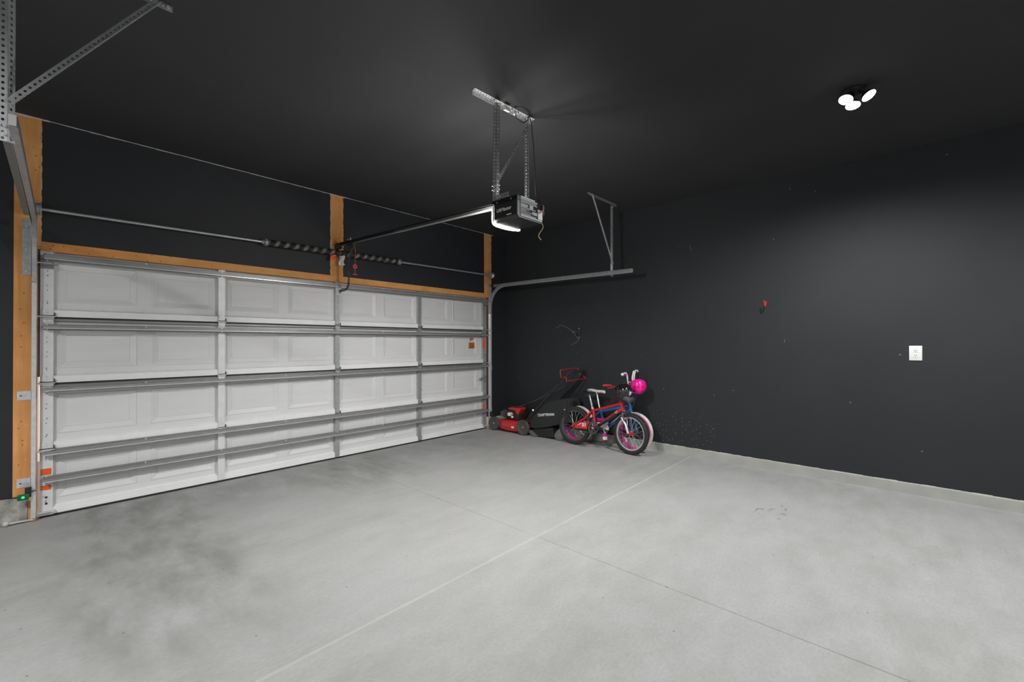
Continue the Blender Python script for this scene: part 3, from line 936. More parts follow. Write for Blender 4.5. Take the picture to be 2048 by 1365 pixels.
# ------------------------------------------------------------------ opener
op = thing('garage_door_opener', (2.41, -2.94, 2.28), 'black ceiling hung garage door opener with glowing cover and long rail', 'garage door opener')
OX0, OX1, OY0, OY1, OZ0, OZ1 = 2.265, 2.555, -3.055, -2.825, 2.272, 2.425
def body_mb():
    mb = MB()
    sect = [(OX0 + 0.012, OZ1), (OX1 - 0.012, OZ1), (OX1, OZ1 - 0.01), (OX1, OZ0 + 0.022), (OX1 - 0.022, OZ0), (OX0 + 0.022, OZ0), (OX0, OZ0 + 0.022), (OX0, OZ1 - 0.01)]
    return mb.prism(sect, 'y', OY0, OY1)
obj('housing', body_mb(), M_black, op, bevel=0.004)
obj('chassis', MB().box(OX0 - 0.002, OX1 + 0.002, OY0 - 0.003, OY1 + 0.02, OZ1 - 0.028, OZ1 + 0.006), M_blackg, op, bevel=0.002)
mb = MB()
for y in (-2.86, -3.0): mb.cyl((OX0 - 0.002, y, OZ1 - 0.012), (OX0 - 0.006, y, OZ1 - 0.012), 0.005, n=8)
obj_each('chassis_screw', mb, M_bolt, op)
# bowed light cover at the front end, wrapping under
cv = MB()
nx, nz = 14, 10
vs = []
for j in range(nz + 1):
    z = OZ0 - 0.004 + (OZ1 - 0.012 - OZ0 + 0.004) * j / nz
    bz = math.sqrt(max(0.0, 1 - ((j / nz - 0.28) / 0.75) ** 2)) if j / nz > 0.28 else 1 - 0.35 * ((0.28 - j / nz) / 0.28) ** 2
    for i in range(nx + 1):
        u = i / nx * 2 - 1
        x = (OX0 + OX1) / 2 + (OX1 - OX0) / 2 * u
        b = (1 - abs(u) ** 2.6) * 0.062 + 0.020
        vs.append((x, OY1 + 0.004 + b * bz, z))
W_ = nx + 1
fs = [(j * W_ + i, j * W_ + i + 1, (j + 1) * W_ + i + 1, (j + 1) * W_ + i) for j in range(nz) for i in range(nx)]
base = len(vs)
# side and bottom closures back to the housing
for j in range(nz + 1): vs.append((OX0, OY1 - 0.002, vs[j * W_][2]))
for j in range(nz + 1): vs.append((OX1, OY1 - 0.002, vs[j * W_][2]))
fs += [(j * W_, (j + 1) * W_, base + j + 1, base + j) for j in range(nz)]
fs += [(j * W_ + nx, base + nz + 1 + j, base + nz + 2 + j, (j + 1) * W_ + nx) for j in range(nz)]
fs += [tuple([base] + list(range(0, W_)) + [base + nz + 1])]
cv.add(vs, fs)
obj('light_cover', cv, M_lens, op, smooth=True)
obj('cover_bezel', MB().prism([(OY1 - 0.003, OZ0 + 0.01), (OY1 + 0.010, OZ0 + 0.004), (OY1 + 0.014, OZ1 - 0.03), (OY1 + 0.006, OZ1 - 0.012), (OY1 - 0.003, OZ1 - 0.02)], 'x', OX0 - 0.003, OX0 - 0.0005), M_white, op)
# lettering on the side
obj('logo', text_mb('LiftMaster', 0.036, frame((OX0 - 0.0008, -2.925, 2.352), (0, -1, 0), (0, 0, 1)), shear=0.25, bold=0.0002), M_labelw, op)
obj('model_plate', MB().box(OX0 - 0.0012, OX0, -3.0, -2.955, 2.304, 2.310), M_labelw, op)
# back plate with printed label and terminals
obj('back_plate', MB().box(OX0 + 0.03, OX1 - 0.012, OY0 - 0.002, OY0 - 0.0004, OZ0 + 0.026, OZ1 - 0.012), M_blackg, op)
lb = MB()
yl = OY0 - 0.0032
x0, x1 = OX0 + 0.038, OX1 - 0.07
rows = [(0.147, 0.012, 1.0), (0.131, 0.006, 0.96), (0.121, 0.006, 1.0), (0.107, 0.010, 0.42), (0.096, 0.007, 0.40), (0.086, 0.006, 0.9), (0.073, 0.004, 0.5), (0.064, 0.003, 0.3), (0.056, 0.004, 0.8), (0.044, 0.003, 0.6), (0.036, 0.006, 0.95)]
for dz, h_, f_ in rows:
    lb.box(x0, x0 + (x1 - x0) * f_, yl, yl + 0.001, OZ0 + dz - h_, OZ0 + dz)
lb.box(x0 + 0.095, x0 + 0.135, yl, yl + 0.001, OZ0 + 0.088, OZ0 + 0.112)
lb.box(x0 + 0.125, x1, yl, yl + 0.001, OZ0 + 0.048, OZ0 + 0.07)
obj('printed_label', lb, M_labelg, op)
obj('terminal_panel', MB().box(OX1 - 0.062, OX1 - 0.012, OY0 - 0.006, OY0 - 0.002, OZ0 + 0.03, OZ0 + 0.10), M_labelw, op)
obj_each('back_lip', MB().box(OX0 + 0.035, OX1 - 0.02, OY0 - 0.006, OY0 - 0.001, OZ0 + 0.018, OZ0 + 0.025).box(OX0 + 0.035, OX1 - 0.10, OY0 - 0.006, OY0 - 0.001, OZ1 - 0.004, OZ1 + 0.004), M_labelw, op)
for k in range(2):
    obj('bell_wire', MB().tube(smooth_path([(OX1 - 0.075 + 0.01 * k, OY0 - 0.003, 2.345), (OX1 - 0.05, OY0 - 0.02, 2.35), (OX1 - 0.02 + 0.006 * k, OY0 - 0.022, 2.385), (OX1 - 0.012, OY0 - 0.01, 2.415), (OX1 + 0.004, OY0 - 0.004, 2.38 - 0.02 * k), (OX1 + 0.004, OY0 - 0.006, 2.345)], 5), 0.0035, 6), M_wirep, op, smooth=True)
obj('antenna_wire', MB().tube(smooth_path([(OX1 - 0.02, OY0 - 0.003, 2.285), (OX1 - 0.012, OY0 - 0.012, 2.255), (OX1 - 0.03, OY0 - 0.012, 2.225), (OX1 - 0.055, OY0 - 0.01, 2.195), (OX1 - 0.06, OY0 - 0.01, 2.17), (OX1 - 0.035, OY0 - 0.012, 2.152)], 6), 0.0028, 6), M_wirey, op, smooth=True)
# rail
ra, rb = Vector((2.41, -0.075, 2.552)), Vector((2.41, -2.95, 2.436))
rd = (rb - ra).normalized()
def rail_box(mb, wx, z0, z1, s0=0.0, s1=1.0, dx=0.0):
    a = ra.lerp(rb, s0); b = ra.lerp(rb, s1)
    vs = [p + Vector((sx + dx, 0, z)) for p in (a, b) for sx in (-wx / 2, wx / 2) for z in (z0, z1)]
    return mb.add(vs, [(0, 1, 3, 2), (4, 6, 7, 5), (0, 4, 5, 1), (2, 3, 7, 6), (0, 2, 6, 4), (1, 5, 7, 3)])
mb = MB(); rail_box(mb, 0.012, -0.006, 0.028); rail_box(mb, 0.034, 0.022, 0.028)
obj('rail', mb, M_black, op)
mb = MB(); rail_box(mb, 0.034, -0.009, -0.004)
obj('rail_flange', mb, M_dgrey, op)
mb = MB(); rail_box(mb, 0.034, -0.0105, -0.0092, 0.42, 0.93)
rail_box(mb, 0.0015, -0.0105, -0.003, 0.42, 0.93, -0.0178)
obj('rail_edge', mb, mat('oiled_steel', (0.13, 0.13, 0.125), 0.5), op)
N = 150
for dx in (-0.016, 0.016):
    ch = MB()
    rail_box(ch, 0.002, 0.005, 0.009, 0.42, 0.92, dx)
    for i in range(N):
        s0 = 0.42 + 0.5 * i / N; s1 = s0 + 0.5 / N * 0.72
        rail_box(ch, 0.006, 0.003, 0.011, s0, s1, dx)
    obj('drive_chain', ch, M_dgrey, op)
    mb = MB(); rail_box(mb, 0.004, 0.004, 0.008, 0.03, 0.42, dx)
    obj('drive_belt', mb, M_blackr, op)
mb = MB().cyl((2.388, -0.105, 2.556), (2.388, -0.105, 2.57), 0.028, n=18).box(2.385, 2.435, -0.10, -0.006, 2.515, 2.575)
obj('header_bracket', mb, M_black, op, bevel=0.002)
tp = ra + rd * 0.30
mb = MB().bbox(tp + Vector((0, 0, -0.026)), (0.05, 0.16, 0.03), bev=0.005).bbox(tp + Vector((0, -0.03, -0.044)), (0.026, 0.06, 0.03), bev=0.004)
obj('trolley', mb, M_black, op)
obj_each('trolley_bolt', MB().cyl(tp + Vector((-0.028, 0.02, 0.04)), tp + Vector((-0.028, 0.02, 0.025)), 0.008, n=8).cyl(tp + Vector((-0.028, -0.035, 0.045)), tp + Vector((-0.028, -0.035, 0.02)), 0.007, n=8), M_bolt, op)
arm = smooth_path([tp + Vector((0.0, -0.02, -0.05)), Vector((2.425, -0.30, 2.34)), Vector((2.43, -0.275, 2.18)), Vector((2.432, -0.265, 2.09)), Vector((2.432, -0.235, 2.035)), Vector((2.432, -0.17, 2.015)), Vector((2.431, -0.05, 2.012))], 6)
am = MB().tube(arm, 0.011, 8)
obj('door_arm', am, M_black, op, smooth=True)
rc = tp + Vector((0.0, -0.06, -0.055))
obj('release_cord', MB().tube(smooth_path([rc, rc + Vector((0.012, -0.005, -0.03)), rc + Vector((0.014, 0, -0.2)), rc + Vector((0.012, 0, -0.31))], 4), 0.003, 6), M_cordr, op)
obj('release_handle', MB().bbox(rc + Vector((0.012, 0, -0.315)), (0.055, 0.014, 0.014), bev=0.004), M_redp, op)
mb = MB().cyl(rc + Vector((0.013, -0.003, -0.225)), rc + Vector((0.013, 0.001, -0.225)), 0.026, n=8)
o = obj('release_tag', mb, M_cordr, op)
obj('tag_print', MB().cyl(rc + Vector((0.013, -0.0045, -0.225)), rc + Vector((0.013, -0.003, -0.225)), 0.010, n=8), M_blackr, o)
# lights behind the frosted cover
for x in (2.33, 2.41, 2.49):
    ld = bpy.data.lights.new('opener_bulb', 'POINT')
    ld.energy = OPENER_W / 3; ld.color = (1.0, 0.97, 0.92); ld.shadow_soft_size = 0.03
    lo = bpy.data.objects.new('opener_bulb', ld); C.objects.link(lo)
    lo.parent = op; lo.location = Vector((x, -2.70, 2.33)) - op.location
ld = bpy.data.lights.new('opener_bulb', 'SPOT')
ld.energy = OPENER_DOWN_W; ld.color = (1.0, 0.98, 0.95); ld.shadow_soft_size = 0.05
ld.spot_size = math.radians(140); ld.spot_blend = 0.7
lo = bpy.data.objects.new('opener_bulb', ld); C.objects.link(lo)
lo.parent = op; lo.location = Vector((2.41, -2.715, 2.31)) - op.location
lo.rotation_euler = Vector((-0.7, -1.0, 2.3)).to_track_quat('Z', 'Y').to_euler()

# hanger of the opener
oh = thing('opener_hanger', (2.41, -2.83, H), 'punched steel angle frame hanging the opener from the ceiling', 'opener hanger')
obj('ceiling_angle', MB().angle((2.055, -2.822, H - 0.002), (2.665, -2.858, H - 0.002), (0, -1, 0), (0, 0, -1)), M_galvl, oh)
obj('strap', MB().angle((2.262, -2.848, 2.435), (2.258, -2.862, H - 0.02), (1, 0, 0), (0, 1, 0), a=0.034, b=0.034), M_galvd, oh)['label'] = 'left hanging strap'
obj('strap', MB().angle((2.560, -2.90, 2.43), (2.602, -2.862, H - 0.02), (-1, 0, 0), (0, -1, 0), a=0.030, b=0.016), M_galv, oh)['label'] = 'right hanging strap'
obj('brace', MB().perf((2.270, -2.846, 2.59), (2.59, -2.872, H - 0.07), (1, 0, -0.6), 0.028), M_galvd, oh)
obj('cross_bar', MB().angle((2.262, -2.85, 2.437), (2.262, -2.975, 2.437), (1, 0, 0), (0, 0, 1)), M_galvd, oh)
bl = MB()
for (x, y, z) in ((2.275, -2.87, 2.455), (2.275, -2.87, 3.14), (2.59, -2.875, 3.13), (2.42, -2.86, 3.158), (2.45, -2.86, 3.155), (2.48, -2.865, 3.155), (2.285, -2.852, 2.625)):
    bl.cyl((x, y - 0.012, z), (x, y, z), 0.008, n=6)
obj_each('hanger_bolt', bl, M_bolt, oh)
for z in (2.515, 2.545):
    obj('cable_tie', MB().tube([(2.258, -2.812, z), (2.258, -2.852, z - 0.003), (2.300, -2.852, z + 0.010), (2.296, -2.818, z + 0.012)], 0.0022, 6, closed=True), M_white, oh)
# ceiling socket and cord behind the hanger
cs = thing('ceiling_socket', (2.36, -2.80, H), 'small white power socket on the ceiling beside the opener hanger', 'socket')
obj('socket_plate', MB().box(2.325, 2.378, -2.886, -2.872, H - 0.055, H - 0.022).box(2.33, 2.373, -2.873, -2.86, H - 0.05, H - 0.03), M_tag, cs, bevel=0.002)
obj('plug', MB().bbox((2.425, -2.888, H - 0.045), (0.022, 0.022, 0.026), bev=0.005), M_tag, cs)
cordp = smooth_path([(2.425, -2.895, H - 0.055), (2.44, -2.90, H - 0.085), (2.49, -2.91, H - 0.10), (2.55, -2.91, H - 0.06), (2.585, -2.89, H - 0.012), (2.62, -2.885, H - 0.03), (2.63, -2.89, H - 0.12), (2.635, -2.90, 2.92), (2.64, -2.91, 2.72), (2.64, -2.92, 2.55), (2.60, -2.99, 2.47), (2.57, -3.03, 2.44), (2.545, -3.045, 2.43)], 8)
tag(obj('power_cord', MB().tube(cordp, 0.004, 6), M_blackr, None, smooth=True), 'black power cord running from the ceiling socket down to the opener', 'power cord')

# ------------------------------------------------------------------ ceiling lamp with three heads, and added fill lights
def ceiling_lamp(cx, cy, label, heads, watts):
    t = thing('ceiling_light', (cx, cy, H), label, 'ceiling light', None)
    obj('canopy', MB().lathe([(0.0, -0.001), (0.072, -0.001), (0.072, -0.014), (0.06, -0.022), (0.0, -0.024)], (cx, cy, H), (0, 0, 1), n=32), M_black, t, smooth=True)
    for (dx, dy, dz, tilt) in heads:
        c = Vector((cx + dx, cy + dy, H - dz))
        out = Vector((dx, dy, 0)).normalized()
        nrm = (Vector((0, 0, -1)) * math.cos(tilt) + out * math.sin(tilt)).normalized()
        a = obj('arm', MB().cyl((cx + dx * 0.3, cy + dy * 0.3, H - 0.022), c - nrm * 0.02, 0.008, n=10), M_blackg, t, smooth=True)
        h = obj('lamp_head', MB().lathe([(0.0, -0.028), (0.030, -0.026), (0.042, -0.008), (0.044, 0.004), (0.0, 0.004)], c, nrm, n=24), M_blackg, t, smooth=True)
        obj('lens', MB().lathe([(0.0, 0.014), (0.022, 0.012), (0.036, 0.008), (0.042, 0.0045)], c, nrm, n=24), M_led, h, smooth=True)
        ld = bpy.data.lights.new('lamp_bulb', 'SPOT')
        ld.energy = watts / 3; ld.color = (1.0, 0.995, 0.985)
        ld.spot_size = math.radians(170); ld.spot_blend = 0.7; ld.shadow_soft_size = 0.035
        lo = bpy.data.objects.new('lamp_bulb', ld); C.objects.link(lo)
        lo.parent = t
        lo.location = (c + nrm * 0.03) - t.location
    return t
HEADS = [(-0.075, 0.035, 0.085, 0.5), (-0.03, 0.0, 0.12, 0.25), (-0.035, -0.085, 0.085, 0.55)]
ceiling_lamp(3.885, -4.80, 'lit round headed ceiling light above the right side of the floor', HEADS, LAMP_W)
ceiling_lamp(-1.6, -3.6, 'added fill light over the left bay out of the picture', [(-0.09, 0.0, 0.09, 0.2), (0.06, 0.06, 0.10, 0.2), (0.05, -0.07, 0.09, 0.2)], FILL_LEFT_W)  # unseen lamp added to even out the left side
ceiling_lamp(3.2, -6.7, 'added fill light behind the camera', [(-0.09, 0.0, 0.09, 0.4), (0.06, 0.06, 0.10, 0.5), (0.05, -0.07, 0.09, 0.4)], FILL_REAR_W)  # unseen lamp added as fill from the rear

# ------------------------------------------------------------------ photo eye
def eye(x, s, label):
    t = thing('safety_sensor', (x, -0.08, 0.22), label, 'safety sensor', 'door safety sensors near the floor')
    mb = MB().box(x - 0.004, x + 0.03, -0.1, -0.092, 0.205, 0.28).box(x + 0.026, x + 0.03, -0.1, -0.055, 0.255, 0.28)
    obj('bracket', mb if s > 0 else MB().box(x - 0.03, x + 0.004, -0.1, -0.092, 0.205, 0.28), M_black, t)
    h = obj('housing', MB().bbox((x - s * 0.012, -0.115, 0.215), (0.062, 0.03, 0.045), bev=0.009), M_black if s < 0 else M_grnd, t)
    obj('arm', MB().cyl((x - 0.04, -0.105, 0.225), (x + 0.055, -0.10, 0.25), 0.004), M_blackr, t)
    if s > 0:
        obj('indicator', MB().sphere((x - 0.012, -0.131, 0.217), 0.0095), M_grn, t, smooth=True)
    else:
        obj('indicator', MB().sphere((x + 0.02, -0.131, 0.225), 0.006), M_redp, t, smooth=True)
eye(-0.072, 1, 'door safety sensor with green light at the left track')
eye(4.935, -1, 'dark door safety sensor at the foot of the right track')
# foam strip on the floor
mb = MB().tube(smooth_path([(-0.17, -0.035, 0.012), (-0.13, -0.035, 0.013), (-0.09, -0.03, 0.011), (-0.05, -0.028, 0.008), (-0.02, -0.03, 0.006)], 4), 0.007, 8).sphere((-0.172, -0.04, 0.0185), 0.0185, (1, 1, 1))
tag(obj('foam_strip', mb, mat('pale_foam', (0.62, 0.58, 0.52), 0.9), None, smooth=True), 'pale foam strip lying on the floor at the foot of the left board', 'foam strip')

# ------------------------------------------------------------------ wall outlet, hook, tool holder, scrape marks
t = thing('wall_outlet', (WX, -5.125, 1.287), 'white double socket plate on the right wall', 'outlet')
obj('plate', MB().bbox((WX - 0.003, -5.125, 1.287), (0.007, 0.088, 0.134), bev=0.003), M_white, t, smooth=True)
for dz in (0.021, -0.021):
    r = obj('socket_face', MB().bbox((WX - 0.0078, -5.125, 1.287 + dz), (0.003, 0.034, 0.030), bev=0.001), M_white, t)
    sl = MB()
    for dy in (-0.0065, 0.0065): sl.box(WX - 0.0102, WX - 0.009, -5.125 + dy - 0.0016, -5.125 + dy + 0.0016, 1.287 + dz, 1.287 + dz + 0.010)
    sl.cyl((WX - 0.0102, -5.125, 1.287 + dz - 0.006), (WX - 0.009, -5.125, 1.287 + dz - 0.006), 0.003, n=10)
    obj('slot', sl, M_dgrey, r)
sl = MB()
for dz in (0.05, -0.05): sl.cyl((WX - 0.0078, -5.125, 1.287 + dz), (WX - 0.0065, -5.125, 1.287 + dz), 0.003, n=10)
obj_each('plate_screw', sl, M_labelg, t)

hk = smooth_path([(WX - 0.001, -3.935, 1.838), (WX - 0.028, -3.932, 1.832), (WX - 0.038, -3.93, 1.805), (WX - 0.050, -3.928, 1.782), (WX - 0.075, -3.928, 1.780), (WX - 0.092, -3.928, 1.80), (WX - 0.095, -3.928, 1.845)], 5)
tag(obj('utility_hook', MB().tube(hk, 0.0062, 8), M_redp, None, smooth=True), 'small red screw in hook on the right wall left of the outlet', 'hook')

bx = WX
by = -1.49
t = thing('wall_tool_holder', (bx, by, 1.53), 'black folding wire tool holder high on the right wall above the bicycles', 'wall holder')
obj('wall_plate', MB().bbox((bx - 0.004, by, 1.535), (0.008, 0.05, 0.19), bev=0.002), M_black, t)
obj_each('plate_screw', MB().sphere((bx - 0.010, by + 0.004, 1.60), 0.008).sphere((bx - 0.010, by, 1.468), 0.008), M_bolt, t, smooth=True)
j = Vector((bx - 0.20, by - 0.03, 1.545))
obj('support_arm', MB().tube(smooth_path([(bx - 0.008, by, 1.57), (bx - 0.05, by - 0.01, 1.548), j], 4), 0.0075, 8), M_dgrey, t, smooth=True)
obj('prong', MB().tube(smooth_path([j, j + Vector((-0.10, 0.05, 0.065)), j + Vector((-0.19, 0.09, 0.095)), j + Vector((-0.23, 0.08, 0.07)), j + Vector((-0.30, 0.09, 0.055))], 4), 0.006, 8), M_dgrey, t, smooth=True)
obj('prong', MB().tube(smooth_path([j, j + Vector((0.02, -0.03, -0.06)), j + Vector((0.06, -0.05, -0.115)), j + Vector((0.02, -0.035, -0.15)), j + Vector((-0.05, 0.0, -0.19))], 4), 0.006, 8), M_dgrey, t, smooth=True)
obj('hinge_joint', MB().bbox(j, (0.03, 0.03, 0.035), bev=0.004), M_dgrey, t)
mb = MB()
for (y, z, dy, dz, l) in ((-3.10, 2.585, -0.35, -1, 0.07), (-3.20, 2.50, -0.3, -1, 0.012), (-4.10, 1.42, 0.1, -1, 0.035), (-2.95, 2.60, -0.6, -1, 0.012)):
    a = Vector((WX - 0.0005, y, z)); b = a + Vector((0, dy, dz)).normalized() * l
    mb.tube([a, b], 0.0045, 5)
struct('trim_10', mb, mat('scraped_plaster', (0.12, 0.125, 0.13), 0.8), 'pale scrape marks high on the right wall')

# ------------------------------------------------------------------ bicycles
def frame_x(p, q, r1, r2=None, n=10):
    return MB().cyl(p, q, r1, r2, n=n)

def make_bike(name, label, loc, yaw, lean, P):
    root = thing(name, loc, label, 'bicycle', None, (-lean, 0, -PI / 2 + yaw))
    R, L = P['r'], P['L']
    st = P['steer']
    A = Vector((L - P['hx'], 0, P['hz'])); ax = Vector((-0.30, 0, 0.954)).normalized()
    S = Matrix.Translation(A) @ Matrix.Rotation(st, 4, ax) @ Matrix.Translation(-A)
    I = Matrix.Identity(4)
    def o(nm, mb, mm, par=root, M=I, **k):
        if M is not I: mb.xf(M)
        k.setdefault('smooth', True)
        return obj(nm, mb, mm, par, local=True, **k)
    def wheel(c, M, rimmat, hubmat, wide):
        c = Vector(c); tr = P['tr']
        w_ = o('wheel', MB().lathe([(R - tr * 2 - 0.014, -0.011), (R - tr * 2 + 0.004, -0.014), (R - tr * 2 + 0.006, -0.011), (R - tr * 2 - 0.003, 0), (R - tr * 2 + 0.006, 0.011), (R - tr * 2 + 0.004, 0.014), (R - tr * 2 - 0.014, 0.011)], c, (0, 1, 0), n=48, closed=True), rimmat, M=M)
        tm = MB()
        prof = []
        for i in range(12):
            a = 2 * PI * i / 12
            prof.append((R - tr + tr * math.cos(a), tr * 0.98 * math.sin(a)))
        tm.lathe(prof, c, (0, 1, 0), n=56, closed=True)
        if P['knob']:
            for i in range(52):
                a = 2 * PI * i / 52
                for dy in (-0.014, 0.0, 0.014):
                    aa = a + (0.03 if dy == 0 else 0)
                    rr = R - (0.0015 if dy == 0 else 0.005)
                    Mr = Matrix.Rotation(-aa, 3, 'Y')
                    tm.bbox(c + Mr @ Vector((rr, 0, 0)) + Vector((0, dy, 0)), (0.009, 0.010, 0.016), Mr)
        o('tyre', tm, P['tiremat'], w_, M=M)
        if P['stripe']:
            o('tyre_stripe', MB().lathe([(R - tr * 2 + 0.002, -0.0165), (R - tr * 1.2, -tr * 1.0)], c, (0, 1, 0), n=48), P['stripe'], w_, M=M, solid=0.001)
        o('hub', MB().lathe([(0.0, -0.05), (0.006, -0.05), (0.006, -0.036), (0.026, -0.034), (0.026, -0.028), (0.015, -0.024), (0.015, 0.024), (0.026, 0.028), (0.026, 0.034), (0.006, 0.036), (0.006, 0.05), (0.0, 0.05)], c, (0, 1, 0), n=20), hubmat, w_, M=M)
        sm = MB(); NS = 20
        for i in range(NS):
            a = 2 * PI * i / NS
            side = 0.028 if i % 2 else -0.028
            off = 0.5 if (i // 2) % 2 else -0.5
            p0 = c + Vector((0.022 * math.cos(a + off), side, 0.022 * math.sin(a + off)))
            p1 = c + Vector(((R - 2 * tr) * math.cos(a), 0, (R - 2 * tr) * math.sin(a)))
            sm.cyl(p0, p1, 0.0016, n=5)
        o('spoke_set', sm, P['spokemat'], w_, M=M)
        return w_
    wheel((0, 0, R), I, P['rim'], P['hub'], 1)
    fwl = wheel((L, 0, R), S, P['rim2'], P['hub'], 1)
    if P['reflector']:
        a = 1.0
        o('reflector', MB().bbox(Vector((L - 0.10 * math.cos(a), -0.02, R - 0.10 * math.sin(a))), (0.05, 0.008, 0.014), Matrix.Rotation(-2.2, 3, 'Y'), bev=0.002), M_white, fwl, M=S)
    # frame
    BB = Vector((P['bbx'], 0, P['bbz']))
    ht, hb = A + ax * 0.125, A + ax * 0.01
    sc_ = Vector((P['bbx'] - P['sto'], 0, P['stz']))
    fm = MB()
    fm.cyl(hb - ax * 0.012, ht + ax * 0.0, 0.023, n=16)
    fm.cyl(ht - ax * 0.035, sc_ - Vector((0, 0, 0.02)), P['tube'] , P['tube'] * 0.8, n=14)
    fm.cyl(hb + ax * 0.02, BB, P['tube'] * 1.1, P['tube'], n=14)
    fm.cyl(sc_ + Vector((0, 0, 0.03)), BB, 0.0165, n=14)
    fm.cyl(BB - Vector((0, 0.036, 0)), BB + Vector((0, 0.036, 0)), 0.024, n=16)
    for sy in (-1, 1):
        d = Vector((0.01, sy * 0.055, R))
        fm.tube([sc_ + Vector((-0.008, sy * 0.012, -0.025)), Vector((P['bbx'] * 0.55, sy * 0.038, R + (P['stz'] - R) * 0.48)), d], [0.0125, 0.0115, 0.009], 8)
        fm.tube([BB + Vector((-0.01, sy * 0.02, 0)), BB + Vector((-0.08, sy * 0.042, 0)), d], [0.0115, 0.011, 0.009], 8)
        fm.bbox(d, (0.045, 0.006, 0.035), bev=0.002)
    o('frame', fm, P['frame'])
    if P['frame2']:
        f2 = MB().cyl(hb.lerp(BB, 0.22) + ax * 0.0, hb.lerp(BB, 0.92), P['tube'] * 1.1 + 0.002, P['tube'] + 0.002, n=14)
        o('frame_sleeve', f2, P['frame2'])
    o('headset', MB().cyl(ht, ht + ax * 0.014, 0.025, n=16), M_chrome)
    o('headset', MB().cyl(hb - ax * 0.026, hb - ax * 0.012, 0.025, n=16), M_chrome)
    # fork
    cr = hb - ax * 0.03
    fk = MB()
    fk.cyl(cr - ax * 0.015, cr + ax * 0.02, 0.02, n=14)
    for sy in (-1, 1):
        fk.tube(smooth_path([cr + Vector((0, 0, 0.0)), cr + Vector((0.010, sy * 0.040, 0.004)), cr + Vector((0.022, sy * 0.058, -0.045)), Vector((L - 0.035, sy * 0.056, R + 0.10)), Vector((L, sy * 0.052, R))], 5), P['forkr'], 10)
    o('fork', fk, P['fork'], M=S)
    if P['susp']:
        for sy in (-1, 1):
            a_ = Vector((L - 0.055, sy * 0.057, R + 0.16)); b_ = Vector((L - 0.002, sy * 0.053, R + 0.005))
            o('fork_leg', MB().cyl(a_, b_, 0.017, 0.014, n=12), P['susp'], M=S)
    # stem and handlebar
    stt = ht + ax * 0.07
    o('stem', MB().cyl(ht, stt, 0.0125, n=12).bbox(stt + Vector((0.022, 0, 0.004)), (0.07, 0.045, 0.042), bev=0.006), P['stemmat'], M=S)
    hc = stt + Vector((0.045, 0, 0.006))
    hw, rise, back = P['hw'], P['rise'], P['back']
    tl = P.get('tilt', 0.0)
    hp = [hc + Vector((-back - tl * 0.5, -hw, rise - tl)), hc + Vector((-back * 0.5 - tl * 0.3, -hw * 0.55, rise * 0.97 - tl * 0.6)), hc + Vector((-0.0, -hw * 0.24, 0.01)), hc, hc + Vector((-0.0, hw * 0.24, 0.01)), hc + Vector((-back * 0.5 + tl * 0.3, hw * 0.55, rise * 0.97 + tl * 0.6)), hc + Vector((-back + tl * 0.5, hw, rise + tl))]
    bar = o('handlebar', MB().tube(smooth_path(hp, 5), 0.0105, 10), P['bar'], M=S)
    if rise > 0.08:
        o('crossbar', MB().cyl(hc + Vector((-back * 0.4, -hw * 0.42, rise * 0.62)), hc + Vector((-back * 0.4, hw * 0.42, rise * 0.62)), 0.007, n=8), P['bar'], bar, M=S)
    for sy in (-1, 1):
        e = hc + Vector((-back + sy * tl * 0.5, sy * hw, rise + sy * tl)); i_ = hc + Vector((-back * 0.62 + sy * tl * 0.34, sy * hw * 0.62, rise * 0.985 + sy * tl * 0.68))
        g = MB()
        pr2 = [e.lerp(i_, k / 10) for k in range(11)]
        g.tube(pr2, [0.0175 if k % 2 else 0.0155 for k in range(11)], 10)
        gr = o('grip', g, P['grip'], M=S)
        o('grip_end', MB().sphere(e + (e - i_).normalized() * 0.004, P['ger'], nu=12, nv=8), P['gripend'], gr, M=S)
        if P['lever']:
            l0 = i_ + (i_ - e) * 0.15
            o('brake_lever', MB().tube(smooth_path([l0, l0 + Vector((0.035, 0, -0.012)), l0.lerp(e, 0.45) + Vector((0.05, 0, -0.022)), e + Vector((0.055, 0, -0.03))], 4), 0.006, 8), P['lever'], M=S)
    if P['cable']:
        o('brake_cable', MB().tube(smooth_path([hc + Vector((0.02, -hw * 0.6, rise * 0.8)), hc + Vector((0.10, -0.09, 0.0)), hc + Vector((0.10, -0.03, -0.11)), cr + Vector((0.045, -0.02, 0.02))], 6), 0.0028, 6), M_blackr, M=S)
        o('brake_cable', MB().tube(smooth_path([hc + Vector((0.02, hw * 0.6, rise * 0.8)), hc + Vector((0.12, 0.10, 0.0)), hc + Vector((0.11, 0.06, -0.13)), cr + Vector((0.05, 0.01, 0.03))], 6), 0.0028, 6), M_dgrey, M=S)
    # seat
    sp = Vector((P['bbx'] - P['sto'] - (P['seatz'] - P['stz']) * 0.28, 0, P['seatz']))
    o('seat_post', MB().cyl(sc_, sp - Vector((0, 0, 0.02)), 0.0125, n=12).cyl(sc_ + Vector((0, 0, 0.0)), sc_ + Vector((-0.004, 0, 0.03)), 0.021, n=14), M_chrome)
    sm = MB(); vs = []; nL, nW = 14, 10
    prof = [(-0.125, 0.045, -0.004), (-0.115, 0.068, 0.004), (-0.09, 0.080, 0.010), (-0.06, 0.078, 0.010), (-0.03, 0.062, 0.004), (0.0, 0.044, 0.0), (0.035, 0.032, -0.001), (0.075, 0.026, 0.001), (0.11, 0.021, 0.002), (0.13, 0.014, -0.004), (0.137, 0.003, -0.012)]
    for (dx, hwid, dz) in prof:
        for k in range(nW):
            a = 2 * PI * k / nW
            vs.append(sp + Vector((dx * P.get('ss', 1.0), hwid * math.cos(a), dz + (0.020 if math.sin(a) > 0 else 0.024) * math.sin(a) * (1 if hwid > 0.01 else 0.3))))
    K = len(prof)
